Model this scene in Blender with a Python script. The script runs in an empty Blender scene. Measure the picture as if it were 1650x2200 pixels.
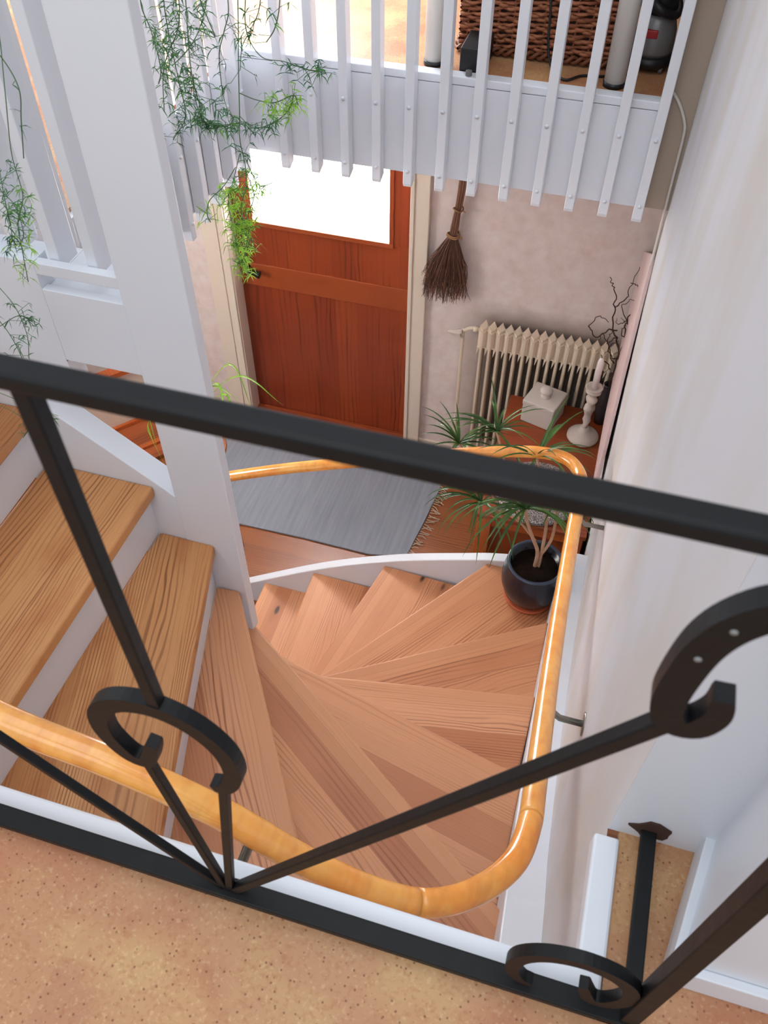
import bpy, math, random
from mathutils import Vector, Matrix
random.seed(7)
PI = math.pi
sc = bpy.context.scene
COL = sc.collection

# ------------------------------------------------------------------ camera, world, light, exposure
R_ = ((0.959, 0.218, -0.181), (0.283, -0.726, 0.627), (0.005, -0.653, -0.757))
cx_ = Vector((R_[0][0], R_[1][0], R_[2][0])).normalized()
cz_ = -Vector((R_[0][2], R_[1][2], R_[2][2])).normalized()
cy_ = cz_.cross(cx_).normalized(); cx_ = cy_.cross(cz_).normalized()
cam = bpy.data.cameras.new('camera'); camo = bpy.data.objects.new('camera', cam); COL.objects.link(camo)
camo.matrix_world = Matrix(((cx_.x, cy_.x, cz_.x, 0), (cx_.y, cy_.y, cz_.y, 0), (cx_.z, cy_.z, cz_.z, 3.5), (0, 0, 0, 1)))
cam.sensor_fit = 'VERTICAL'; cam.sensor_height = 36.0; cam.sensor_width = 27.0
cam.lens = 1833.0 / 2200 * 36
cam.clip_start = 0.02
cam.dof.use_dof = True; cam.dof.focus_distance = 2.6; cam.dof.aperture_fstop = 12.5
sc.camera = camo

W = bpy.data.worlds.new('world'); sc.world = W; W.use_nodes = True
W.node_tree.nodes['Background'].inputs[0].default_value = (0.86, 0.93, 1.0, 1)
W.node_tree.nodes['Background'].inputs[1].default_value = 0.64

def area(name, loc, target, sx, sy, power, col=(1, 1, 1), spread=None):
    l = bpy.data.lights.new(name, 'AREA'); l.shape = 'RECTANGLE'; l.size = sx; l.size_y = sy
    l.energy = power; l.color = col
    if spread: l.spread = spread
    o = bpy.data.objects.new(name, l); COL.objects.link(o); o.location = loc
    d = Vector(target) - Vector(loc); o.rotation_euler = d.to_track_quat('-Z', 'Y').to_euler()
    return o
area('daylight_far_window', (-1.75, 3.6, 3.1), (-1.3, 2.9, 2.3), 1.1, 0.6, 46, (0.92, 0.96, 1.0))
area('daylight_left_window', (-3.6, 1.6, 3.9), (-0.6, 1.3, 1.8), 1.6, 1.4, 9, (0.95, 0.98, 1.0))
area('daylight_through_door', (-1.35, 4.3, 1.45), (-1.33, 3.5, 1.5), 1.1, 0.9, 270, (0.97, 0.98, 1.0))
area('skylight', (0.1, 0.7, 5.6), (-0.4, 1.0, 1.0), 3.0, 2.6, 40, (0.93, 0.97, 1.0))
area('fill_behind', (-0.7, -1.7, 4.7), (-0.6, 2.8, 1.8), 1.8, 1.4, 15, (0.95, 0.98, 1.0))  # unseen fill added on the camera side to lift the far vertical faces
area('hall_fill', (-2.6, 1.9, 1.95), (-1.2, 2.9, 0.9), 0.8, 0.8, 36, (1.0, 0.96, 0.92))  # unseen fill added to brighten the lower hall, no fitting there

sc.view_settings.view_transform = 'Standard'; sc.view_settings.look = 'None'
sc.view_settings.gamma = 1; sc.view_settings.use_curve_mapping = False
sc.view_settings.exposure = 0.3

# ------------------------------------------------------------------ materials
def lin(c):
    return tuple(((v / 255) / 12.92 if v / 255 <= 0.04045 else ((v / 255 + 0.055) / 1.055) ** 2.4) for v in c) + (1,)
MATS = {}
class NT:
    def __init__(s, name):
        s.m = bpy.data.materials.new(name); s.m.use_nodes = True; s.t = s.m.node_tree
        s.b = s.t.nodes['Principled BSDF']; MATS[name] = s.m
    def n(s, typ, **kw):
        nd = s.t.nodes.new(typ)
        for k, v in kw.items(): setattr(nd, k, v)
        return nd
    def put(s, sock, v):
        if isinstance(v, bpy.types.NodeSocket): s.t.links.new(v, sock)
        elif v is not None: sock.default_value = v
    def math(s, op, a, b=None, c=None):
        nd = s.n('ShaderNodeMath', operation=op)
        for i, v in enumerate((a, b, c)):
            if v is not None: s.put(nd.inputs[i], v)
        return nd.outputs[0]
    def vmath(s, op, a, b=None):
        nd = s.n('ShaderNodeVectorMath', operation=op); s.put(nd.inputs[0], a)
        if b is not None: s.put(nd.inputs[1], b)
        return nd.outputs[0]
    def xyz(s, x=0.0, y=0.0, z=0.0):
        nd = s.n('ShaderNodeCombineXYZ')
        for i, v in enumerate((x, y, z)): s.put(nd.inputs[i], v)
        return nd.outputs[0]
    def sep(s, v):
        nd = s.n('ShaderNodeSeparateXYZ'); s.put(nd.inputs[0], v); return nd.outputs
    def noise(s, vec, scale=5., detail=4., rough=.5):
        nd = s.n('ShaderNodeTexNoise'); s.put(nd.inputs['Vector'], vec)
        nd.inputs['Scale'].default_value = scale; nd.inputs['Detail'].default_value = detail
        nd.inputs['Roughness'].default_value = rough
        return nd.outputs['Fac']
    def voro(s, vec, scale, feature='F1'):
        nd = s.n('ShaderNodeTexVoronoi', feature=feature); s.put(nd.inputs['Vector'], vec)
        nd.inputs['Scale'].default_value = scale; return nd.outputs['Distance']
    def ramp(s, fac, stops):
        nd = s.n('ShaderNodeValToRGB'); s.put(nd.inputs[0], fac); e = nd.color_ramp.elements
        while len(e) < len(stops): e.new(0.5)
        for i, (p, c) in enumerate(stops): e[i].position = p; e[i].color = c
        return nd.outputs[0]
    def mr(s, v, a, b, c=0., d=1.):
        nd = s.n('ShaderNodeMapRange'); s.put(nd.inputs[0], v)
        for i, x in enumerate((a, b, c, d)): s.put(nd.inputs[i + 1], x)
        return nd.outputs[0]
    def mix(s, f, a, b, blend='MIX'):
        nd = s.n('ShaderNodeMix', data_type='RGBA', blend_type=blend)
        s.put(nd.inputs[0], f); s.put(nd.inputs[6], a); s.put(nd.inputs[7], b); return nd.outputs[2]
    def bump(s, h, strength=.2, dist=.002):
        nd = s.n('ShaderNodeBump'); s.put(nd.inputs['Height'], h)
        nd.inputs['Strength'].default_value = strength; nd.inputs['Distance'].default_value = dist
        s.t.links.new(nd.outputs[0], s.b.inputs['Normal'])
    def base(s, c): s.put(s.b.inputs['Base Color'], c)
    def rough(s, r, spec=.5):
        s.put(s.b.inputs['Roughness'], r); s.b.inputs['Specular IOR Level'].default_value = spec
    def obj(s): return s.n('ShaderNodeTexCoord').outputs['Object']
    def rnd(s): return s.n('ShaderNodeObjectInfo').outputs['Random']

def plain(name, rgb, rough=.5, spec=.5, metal=0., var=.04, vscale=3., bump=0., bscale=60.):
    t = NT(name); v = t.obj(); f = t.noise(v, vscale, 3)
    a = lin(rgb); dk = tuple(x * (1 - var * 2.5) for x in a[:3]) + (1,)
    t.base(t.mix(f, dk, a)); t.rough(rough, spec); t.b.inputs['Metallic'].default_value = metal
    if bump: t.bump(t.noise(v, bscale, 4), bump, .002)
    return t.m

def wood(name, light, dark, tones, plank=.095, axis='x', rough=.42, ringf=95., knots=True, shades=True, sat=1., ringamp=1., nose=0.):
    """glued boards: grain runs along local axis"""
    t = NT(name); o = t.obj(); s = t.sep(o); r = t.rnd()
    if axis == 'x': L, Wd, T = s[0], s[1], s[2]
    elif axis == 'y': L, Wd, T = s[1], s[0], s[2]
    else: L, Wd, T = s[2], s[0], s[1]
    w2 = t.math('ADD', Wd, t.math('MULTIPLY', r, 3.7 if not nose else 0.))
    if nose: w2 = t.math('ADD', w2, plank - nose)
    pid = t.math('FLOOR', t.math('DIVIDE', w2, plank))
    wn = t.n('ShaderNodeTexWhiteNoise', noise_dimensions='2D'); t.put(wn.inputs['Vector'], t.xyz(t.math('ADD', pid, .5), t.math('MULTIPLY', r, 91.)))
    pr = wn.outputs['Value']; prc = t.sep(wn.outputs['Color'])
    Lo = t.math('ADD', L, t.math('MULTIPLY', pr, 37.))
    # slow wander of the grain
    wand = t.noise(t.xyz(t.math('MULTIPLY', Lo, 1.6), t.math('MULTIPLY', w2, 9.), t.math('MULTIPLY', T, 6.)), 1., 3., .45)
    ctr = t.math('SUBTRACT', wand, .5)
    y2 = t.math('ADD', w2, t.math('MULTIPLY', ctr, t.mr(prc[1], 0, 1, .02, .10)))
    band = t.math('SINE', t.math('MULTIPLY', y2, t.mr(prc[2], 0, 1, ringf * 7., ringf * 15.)))
    band = t.mr(band, .15, 1, 0, 1)
    mask = t.mr(t.noise(t.xyz(t.math('MULTIPLY', Lo, 1.2), t.math('MULTIPLY', w2, 16.), pr), 1., 2.), .44, .66, .04, 1.)
    fine = t.noise(t.xyz(t.math('MULTIPLY', Lo, 6.), t.math('MULTIPLY', w2, 330.), T), 1., 3.)
    ring = t.math('MULTIPLY', band, t.math('MULTIPLY', mask, .78 * ringamp))
    ring = t.math('ADD', ring, t.mr(fine, .45, .8, 0., .22 * ringamp))
    basec = t.ramp(pr, [(i / max(1, len(tones) - 1), lin(c)) for i, c in enumerate(tones)])
    c = t.mix(t.mr(t.noise(o, 3., 3.), .35, .7, 0, .3), basec, lin(light))
    c = t.mix(t.math('MINIMUM', ring, 1.), c, lin(dark))
    h = ring
    if knots:
        kv = t.xyz(t.math('MULTIPLY', t.math('ADD', Lo, t.math('MULTIPLY', ctr, .05)), 3.4), t.math('MULTIPLY', w2, 8.5), 0.)
        vn = t.n('ShaderNodeTexVoronoi', feature='F1'); t.put(vn.inputs['Vector'], kv); vn.inputs['Scale'].default_value = 1.
        kd = vn.outputs['Distance']; kr = t.sep(vn.outputs['Color'])
        on = t.math('GREATER_THAN', kr[0], .74)
        kn = t.math('MULTIPLY', t.mr(kd, .055, .105, 1., 0.), on)
        halo = t.math('MULTIPLY', t.mr(kd, .08, .30, .45, 0.), on)
        c = t.mix(halo, c, lin(dark)); c = t.mix(kn, c, lin((66, 38, 26)))
    if nose:
        first = t.math('LESS_THAN', t.math('ABSOLUTE', Wd), nose)
        c = t.mix(t.math('MULTIPLY', first, .55), c, lin(light))
    if 'worn' in name:
        sn = t.noise(t.xyz(t.math('MULTIPLY', L, 3.2), t.math('MULTIPLY', Wd, 9.), t.math('MULTIPLY', r, 20.)), 1., 4., .6)
        c = t.mix(t.mr(sn, .52, .72, 0., .6), c, lin((164, 88, 42)))
    # seams between glued boards
    fr = t.math('FRACT', t.math('DIVIDE', w2, plank))
    seam = t.mr(t.math('MINIMUM', fr, t.math('SUBTRACT', 1., fr)), 0., .012, .35, 0.)
    c = t.mix(seam, c, lin(dark))
    t.base(c); t.rough(t.mr(fine, .3, .8, rough - .05, rough + .1), .45)
    t.bump(t.math('MULTIPLY', h, -1.), .12, .001)
    return t.m

wood('pine_tread', (208, 148, 106), (138, 76, 44), [(180, 114, 76), (210, 148, 106), (166, 100, 64), (218, 158, 118), (192, 126, 86)], plank=.105, ringf=52, nose=.068)
wood('pine_tread_worn', (206, 146, 92), (120, 66, 32), [(160, 98, 56), (214, 156, 102), (188, 126, 76), (206, 146, 92)], plank=.105, ringf=58)
wood('door_fir', (154, 70, 34), (88, 30, 14), [(134, 54, 26), (148, 64, 30), (122, 46, 22), (142, 58, 28)], plank=.118, axis='z', rough=.38, knots=False, ringf=19, ringamp=1.0)
wood('door_fir_rail', (158, 78, 38), (104, 42, 20), [(142, 62, 30), (152, 72, 34)], plank=.20, axis='x', rough=.38, knots=False, ringf=19, ringamp=1.0)
wood('floor_pine', (148, 86, 42), (88, 44, 20), [(130, 70, 32), (146, 84, 40), (118, 62, 28), (152, 90, 46)], plank=.11, axis='x', rough=.35, knots=True, ringf=45)
wood('chest_wood', (142, 66, 30), (70, 30, 16), [(118, 50, 24), (134, 60, 28), (108, 44, 22)], plank=.16, axis='x', rough=.35, knots=False, ringf=30, ringamp=.6)
wood('chest_stile', (186, 96, 42), (110, 50, 22), [(170, 82, 36), (180, 90, 40)], plank=.2, axis='z', rough=.35, knots=False, ringf=30, ringamp=.6)
wood('shelf_wood', (172, 94, 50), (92, 44, 24), [(130, 66, 36), (160, 84, 44), (112, 54, 30)], plank=.06, axis='x', rough=.4, knots=False, ringf=30)

plain('white_paint', (228, 231, 238), .35, .5, var=.015, bump=.05, bscale=25)
plain('white_paint_warm', (216, 208, 200), .45, .4, var=.02, bump=.05, bscale=25)
plain('casing_paint', (224, 212, 196), .4, .4, var=.02)
plain('brown_plaster', (176, 160, 144), .7, .3, var=.05, bump=.1, bscale=40)
plain('trim_line', (210, 208, 206), .5)

t = NT('plaster_white'); o = t.obj(); s = t.sep(o)
st = t.noise(t.xyz(t.math('MULTIPLY', s[1], 4.), t.math('MULTIPLY', s[2], 1.6), 0.), 1., 2.)
c = t.mix(t.mr(st, .38, .62), lin((206, 200, 196)), lin((212, 211, 215)))
pm = t.mr(t.noise(o, 70., 3.), .66, .74, 0., .35)
c = t.mix(t.math('MULTIPLY', pm, t.mr(t.noise(o, 2.2, 2.), .45, .6)), c, lin((188, 178, 166)))
t.base(c); t.rough(.75, .3)
t.bump(t.math('ADD', t.math('MULTIPLY', st, 1.5), t.math('ADD', t.math('MULTIPLY', t.noise(o, 60., 4.), .35), t.math('MULTIPLY', t.noise(o, 9., 2.), 1.))), .22, .006)

t = NT('plaster_hall'); o = t.obj(); s = t.sep(o)
f = t.noise(o, 14., 6., .65)
c = t.mix(t.mr(f, .3, .7), lin((212, 196, 190)), lin((228, 216, 212)))
# soot and shade painted into the wall colour over and behind the radiator
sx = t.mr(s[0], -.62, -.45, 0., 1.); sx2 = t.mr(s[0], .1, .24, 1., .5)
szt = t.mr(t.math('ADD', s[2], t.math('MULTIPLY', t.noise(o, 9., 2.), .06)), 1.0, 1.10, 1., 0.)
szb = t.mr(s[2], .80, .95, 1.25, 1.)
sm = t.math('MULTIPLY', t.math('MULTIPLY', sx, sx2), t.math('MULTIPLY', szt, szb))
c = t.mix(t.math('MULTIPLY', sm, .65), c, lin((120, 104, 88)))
t.base(c); t.rough(.8, .25); t.bump(f, .15, .003)

t = NT('pink_paint'); o = t.obj(); t.base(t.mix(t.noise(o, 5., 3.), lin((196, 168, 164)), lin((214, 190, 188)))); t.rough(.5, .4)

t = NT('cork'); o = t.obj(); s = t.sep(o)
tid = t.xyz(t.math('FLOOR', t.math('DIVIDE', s[0], .152)), t.math('FLOOR', t.math('DIVIDE', s[1], .152)))
wn = t.n('ShaderNodeTexWhiteNoise', noise_dimensions='2D'); t.put(wn.inputs['Vector'], tid)
c = t.mix(wn.outputs['Value'], lin((192, 145, 104)), lin((182, 130, 95)))
c = t.mix(t.mr(t.noise(o, 5.5, 5., .6), .44, .62, 0., .75), c, lin((178, 112, 80)))
c = t.mix(t.mr(t.noise(t.vmath('ADD', o, (7., 3., 0.)), 7., 4.), .5, .68, 0., .6), c, lin((206, 168, 116)))
c = t.mix(t.mr(t.noise(o, 160., 3.), .5, .75, 0., .6), c, lin((168, 108, 70)))
c = t.mix(t.mr(t.noise(o, 190., 2.), .30, .42, .22, 0.), c, lin((238, 206, 160)))
vd = t.n('ShaderNodeTexVoronoi', feature='F1'); t.put(vd.inputs['Vector'], o); vd.inputs['Scale'].default_value = 150.
spk = t.math('MULTIPLY', t.mr(vd.outputs['Distance'], .12, .30, 1., 0.), t.math('GREATER_THAN', t.sep(vd.outputs['Color'])[0], .62))
c = t.mix(t.math('MULTIPLY', spk, .8), c, lin((112, 62, 36)))
t.base(c); t.rough(.45, .4); t.bump(t.noise(o, 160., 3.), .12, .001)

t = NT('varnished_rail'); o = t.obj()
f = t.noise(o, 7., 4., .6); g = t.noise(t.vmath('MULTIPLY', o, (40., 9., 40.)), 1., 3.)
c = t.mix(t.mr(f, .35, .65), lin((246, 146, 42)), lin((253, 186, 92)))
c = t.mix(t.mr(g, .45, .75, 0., .5), c, lin((204, 106, 34)))
c = t.mix(t.mr(t.rnd(), 0., 1., 0., .35), c, lin((232, 172, 104)))
t.base(c); t.rough(.22, .6); t.b.inputs['Coat Weight'].default_value = .5; t.b.inputs['Coat Roughness'].default_value = .12

t = NT('wrought_iron'); o = t.obj()
f = t.noise(o, 45., 4.)
t.base(t.mix(f, lin((8, 9, 10)), lin((20, 21, 24)))); t.rough(.5, .28)
c2 = t.noise(o, 30., 4.); t.bump(c2, .35, .003); 
plain('iron_chip', (150, 150, 150), .5, var=.1)
plain('black_plastic', (26, 27, 30), .4, .5)
plain('black_iron_handle', (34, 30, 28), .4, .5, metal=.5)
plain('grey_metal', (150, 148, 140), .3, .5, metal=.9)
plain('silver_plastic', (140, 140, 142), .35, .5, metal=.4)
plain('red_plastic', (170, 30, 40), .35)
plain('rubber_grey', (110, 108, 106), .6)
plain('leg_white', (226, 222, 216), .3, .5)
plain('radiator_paint', (226, 210, 188), .4, .5, var=.05)
plain('candle_wax', (236, 228, 226), .35, .5)
plain('stoneware', (196, 184, 174), .75, .3, var=.03, bump=.35, bscale=55)
plain('box_clay', (198, 190, 182), .7, .3, var=.02)
plain('branch_bark', (74, 52, 42), .7, .3, var=.1)
plain('broom_twig', (132, 92, 72), .7, .3, var=.16, vscale=30)
plain('broom_twig_dark', (100, 68, 58), .7, .3, var=.16, vscale=30)
plain('twine', (158, 118, 84), .8, .2, bump=.4, bscale=200)
plain('dark_vase', (44, 38, 42), .4)
plain('soil', (38, 26, 20), .95, .1, var=.3, vscale=40, bump=1., bscale=60)
plain('terracotta', (196, 98, 62), .7, .3)
plain('trunk_bark', (196, 156, 128), .8, .2, var=.15, vscale=60, bump=.5, bscale=120)
plain('fringe_cotton', (196, 178, 160), .9, .1)
plain('door_mat_dark', (84, 84, 90), .95, .1, var=.15, vscale=60, bump=.6, bscale=220)
plain('wick', (60, 52, 46), .8)
plain('outside_bright', (225, 228, 232), .9, .2)  # unseen ground outside, made white to look bright behind the door pane
t = NT('navy_glaze'); o = t.obj(); t.base(t.mix(t.noise(o, 12., 3.), lin((8, 11, 24)), lin((16, 21, 40)))); t.rough(.22, .5)
t = NT('rim_glaze'); o = t.obj(); t.base(t.mix(t.noise(o, 30., 3.), lin((38, 48, 66)), lin((62, 74, 94)))); t.rough(.35, .5)
t = NT('rug_rag'); o = t.obj(); s = t.sep(o)
f = t.noise(t.xyz(t.math('MULTIPLY', s[0], 60.), t.math('MULTIPLY', s[1], 3.), 0.), 1., 4.)
g = t.noise(t.xyz(t.math('MULTIPLY', s[0], 16.), t.math('MULTIPLY', s[1], 1.2), 4.), 1., 3.)
c = t.mix(t.mr(f, .2, .8), lin((128, 132, 142)), lin((148, 152, 162)))
c = t.mix(t.mr(g, .55, .72, 0., .2), c, lin((118, 118, 124))); t.base(c); t.rough(.95, .1)
t.bump(t.noise(t.xyz(t.math('MULTIPLY', s[0], 260.), t.math('MULTIPLY', s[1], 90.), 0.), 1., 2.), .6, .002)
t = NT('sparkle_disc'); o = t.obj()
c = t.mix(t.mr(t.noise(o, 240., 2.), .48, .58), lin((92, 84, 80)), lin((190, 186, 184))); t.base(c); t.rough(.35, .5); t.b.inputs['Metallic'].default_value = .3
t = NT('wicker'); o = t.obj()
c = t.mix(t.mr(t.noise(t.vmath('MULTIPLY', o, (14., 14., 60.)), 1., 3.), .35, .65), lin((120, 66, 42)), lin((176, 112, 78))); t.base(c); t.rough(.5, .4)
t = NT('wicker_dark'); o = t.obj()
c = t.mix(t.noise(o, 40., 3.), lin((92, 52, 32)), lin((140, 84, 54))); t.base(c); t.rough(.5, .4)

def leafmat(name, a, b, trans=.35):
    t = NT(name); o = t.obj(); c = t.mix(t.mr(t.noise(o, 9., 2.), .35, .65), lin(a), lin(b)); t.base(c); t.rough(.4, .4)
    tr = t.n('ShaderNodeBsdfTranslucent'); t.put(tr.inputs[0], c)
    mx = t.n('ShaderNodeMixShader'); mx.inputs[0].default_value = trans
    t.t.links.new(t.b.outputs[0], mx.inputs[1]); t.t.links.new(tr.outputs[0], mx.inputs[2])
    t.t.links.new(mx.outputs[0], t.t.nodes['Material Output'].inputs[0]); return t.m
leafmat('fern_leaf', (70, 138, 50), (118, 178, 62), .45)
leafmat('fern_leaf_dark', (40, 96, 66), (72, 132, 72), .35)
leafmat('fern_leaf_lime', (138, 192, 58), (170, 214, 86), .5)
leafmat('dracaena_leaf', (46, 82, 40), (86, 122, 52), .25)
leafmat('spider_leaf', (118, 170, 52), (156, 200, 84), .4)
plain('fern_stem', (70, 104, 62), .6)

t = NT('frosted_pane')
tr = t.n('ShaderNodeBsdfTranslucent'); tr.inputs[0].default_value = (.97, .97, .97, 1)
v = t.noise(t.obj(), 26., 4.); bp = t.n('ShaderNodeBump'); t.put(bp.inputs['Height'], v); bp.inputs['Strength'].default_value = .3
mx = t.n('ShaderNodeMixShader'); mx.inputs[0].default_value = .12
gl = t.n('ShaderNodeBsdfGlossy'); gl.inputs['Roughness'].default_value = .15; t.t.links.new(bp.outputs[0], gl.inputs['Normal'])
t.t.links.new(tr.outputs[0], mx.inputs[1]); t.t.links.new(gl.outputs[0], mx.inputs[2])
t.t.links.new(mx.outputs[0], t.t.nodes['Material Output'].inputs[0])

# ------------------------------------------------------------------ mesh helpers
def catmull(P, n=6):
    P = [Vector(p) for p in P]
    if len(P) < 3: return P
    Q = [P[0] * 2 - P[1]] + P + [P[-1] * 2 - P[-2]]
    out = []
    for i in range(1, len(Q) - 2):
        a, b, c, d = Q[i - 1:i + 3]
        for k in range(n):
            u = k / n
            out.append(.5 * ((2 * b) + (c - a) * u + (2 * a - 5 * b + 4 * c - d) * u * u + (3 * b - a - 3 * c + d) * u ** 3))
    out.append(P[-1]); return out

class MB:
    def __init__(s): s.v = []; s.f = []
    def add(s, V, F):
        b = len(s.v); s.v += [tuple(x) for x in V]; s.f += [tuple(i + b for i in f) for f in F]; return s
    def box(s, x0, x1, y0, y1, z0, z1):
        V = [(x, y, z) for z in (z0, z1) for y in (y0, y1) for x in (x0, x1)]
        return s.add(V, [(0, 2, 3, 1), (4, 5, 7, 6), (0, 1, 5, 4), (2, 6, 7, 3), (0, 4, 6, 2), (1, 3, 7, 5)])
    def prism(s, poly, a, b, f):
        """poly of 2-tuples, f(u,v,w) maps to 3D with w in (a,b)"""
        n = len(poly); V = [f(u, v, a) for u, v in poly] + [f(u, v, b) for u, v in poly]
        F = [tuple(range(n))[::-1], tuple(range(n, 2 * n))] + [(i, (i + 1) % n, n + (i + 1) % n, n + i) for i in range(n)]
        return s.add(V, F)
    def tube(s, P, r, n=8, cap=True, smoothpts=0, flat=1.):
        P = [Vector(p) for p in P]
        if smoothpts: P = catmull(P, smoothpts)
        m = len(P); rr = r if callable(r) else (lambda u: r)
        T = [(P[min(i + 1, m - 1)] - P[max(i - 1, 0)]).normalized() for i in range(m)]
        up = Vector((0, 0, 1)) if abs(T[0].z) < .9 else Vector((1, 0, 0))
        N = (up - T[0] * up.dot(T[0])).normalized(); V = []
        for i in range(m):
            N = N - T[i] * N.dot(T[i])
            N = N.normalized() if N.length > 1e-6 else T[i].orthogonal().normalized()
            B = T[i].cross(N); R = rr(i / max(1, m - 1))
            for k in range(n):
                a = 2 * PI * k / n; V.append(P[i] + (N * math.cos(a) * flat + B * math.sin(a)) * R)
        F = [(i * n + k, i * n + (k + 1) % n, (i + 1) * n + (k + 1) % n, (i + 1) * n + k) for i in range(m - 1) for k in range(n)]
        if cap: F += [tuple(range(n))[::-1], tuple((m - 1) * n + k for k in range(n))]
        return s.add(V, F)
    def bar(s, a, b, w, h, side=Vector((0, 1, 0))):
        a, b = Vector(a), Vector(b); t_ = (b - a).normalized(); sd = (side - t_ * side.dot(t_)).normalized(); up = t_.cross(sd)
        V = [p + sd * (w / 2 * i) + up * (h / 2 * j) for p in (a, b) for i, j in ((-1, -1), (1, -1), (1, 1), (-1, 1))]
        return s.add(V, [(3, 2, 1, 0), (4, 5, 6, 7)] + [(i, (i + 1) % 4, 4 + (i + 1) % 4, 4 + i) for i in range(4)])
    def lathe(s, prof, c=(0, 0, 0), n=32, axis=None):
        c = Vector(c); V = []; m = len(prof)
        for r, z in prof:
            for k in range(n):
                a = 2 * PI * k / n; V.append(c + Vector((r * math.cos(a), r * math.sin(a), z)))
        F = [(i * n + k, i * n + (k + 1) % n, (i + 1) * n + (k + 1) % n, (i + 1) * n + k) for i in range(m - 1) for k in range(n)]
        F += [tuple(range(n))[::-1], tuple((m - 1) * n + k for k in range(n))]
        return s.add(V, F)
    def ribbon(s, P, w, nrm=None, fold=0.15):
        """leaf blade: tapered, slightly folded strip"""
        P = [Vector(p) for p in P]; m = len(P); V = []
        for i, p in enumerate(P):
            t_ = (P[min(i + 1, m - 1)] - P[max(i - 1, 0)]).normalized()
            nn = nrm or Vector((0, 0, 1)); sd = t_.cross(nn)
            sd = sd.normalized() if sd.length > 1e-4 else t_.orthogonal().normalized()
            up = sd.cross(t_).normalized(); u = i / (m - 1)
            ww = w * (min(1, .55 + u * 2.2)) * max(.04, (1 - u ** 2.4)) / 2
            V += [p - sd * ww + up * ww * fold * 2, p, p + sd * ww + up * ww * fold * 2]
        F = []
        for i in range(m - 1):
            a = i * 3; F += [(a, a + 1, a + 4, a + 3), (a + 1, a + 2, a + 5, a + 4)]
        return s.add(V, F)
    def needle(s, p, d, L, w, droop=0.):
        p = Vector(p); d = Vector(d).normalized(); sd = d.cross(Vector((random.uniform(-1, 1), random.uniform(-1, 1), random.uniform(-1, 1))))
        sd = sd.normalized() * w / 2 if sd.length > 1e-4 else Vector((w / 2, 0, 0))
        q = p + d * L * .5; e = p + d * L + Vector((0, 0, -droop * L))
        return s.add([p - sd * .5, p + sd * .5, q + sd, q - sd, e], [(0, 1, 2, 3), (3, 2, 4)])
    def build(s, name, mat, parent=None, loc=None, rotz=0., bevel=0., smooth=False, seg=2, keep=False):
        me = bpy.data.meshes.new(name); V = s.v
        if loc is not None and not keep:
            Mi = Matrix.Rotation(-rotz, 3, 'Z'); L = Vector(loc); V = [tuple(Mi @ (Vector(v) - L)) for v in V]
        me.from_pydata(V, [], s.f); me.update(); me.validate()
        me.materials.append(MATS[mat])
        o = bpy.data.objects.new(name, me); COL.objects.link(o)
        if loc is not None:
            o.location = loc; o.rotation_euler = (0, 0, rotz)
        if parent is not None:
            o.parent = parent
            o.matrix_parent_inverse = Matrix.Identity(4)
            if loc is None: pass
        if smooth:
            for p in me.polygons: p.use_smooth = True
        if bevel:
            b = o.modifiers.new('bevel', 'BEVEL'); b.width = bevel; b.segments = seg; b.limit_method = 'ANGLE'; b.angle_limit = math.radians(35)
            b.harden_normals = False
        return o

def tag(o, label=None, cat=None, group=None, kind=None):
    if label: o['label'] = label
    if cat: o['category'] = cat
    if group: o['group'] = group
    if kind: o['kind'] = kind
    return o
class Thing:
    """an Empty at the base; parts are given in world coordinates"""
    def __init__(s, name, base, label, cat, group=None, kind=None):
        s.o = bpy.data.objects.new(name, None); COL.objects.link(s.o); s.o.location = base; s.b = Vector(base)
        s.o.empty_display_size = .05
        tag(s.o, label, cat, group, kind)
    def part(s, mb, name, mat, sub=None, org=None, rotz=0., **kw):
        par = sub if sub is not None else s.o
        off = s.b if sub is None else Vector(sub['_w'])
        w = Vector(org) if org is not None else s.b.copy()
        o = mb.build(name, mat, loc=tuple(w), rotz=rotz, **kw)
        o.parent = par
        if sub is None: o.location = w - off
        else:
            # sub-part: sub itself may be rotated; use inverse
            Mi = Matrix.Rotation(-sub.rotation_euler.z, 3, 'Z'); o.location = Mi @ (w - off); o.rotation_euler = (0, 0, rotz - sub.rotation_euler.z)
        o['_w'] = tuple(w)
        PARTS.append(o)
        return o
PARTS = []
def struct(name, mb, mat, **kw):
    o = mb.build(name, mat, **kw); o['kind'] = 'structure'; return o

# ------------------------------------------------------------------ levels
F2 = 2.34            # upper floor
YD = 3.44            # hall wall face with the door
NY, FY = 0.32, 2.785 # edges of the stairwell opening
# ================================================================== STRUCTURE
struct('floor', MB().box(-4.6, .6, -.6, YD, -.12, 0), 'floor_pine')
struct('ground', MB().box(-8, 4, YD + .35, 9, -.25, -.1), 'outside_bright')
# door wall with the door opening
m = MB()
m.box(-4.6, -1.81, YD, YD + .2, 0, 2.0); m.box(-.860, .6, YD, YD + .2, 0, 2.0); m.box(-1.80, -.867, YD, YD + .2, 1.99, 2.0)
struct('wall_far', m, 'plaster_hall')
struct('wall_left', MB().box(-4.7, -4.6, -.6, YD, 0, 2.0), 'plaster_hall')
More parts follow.
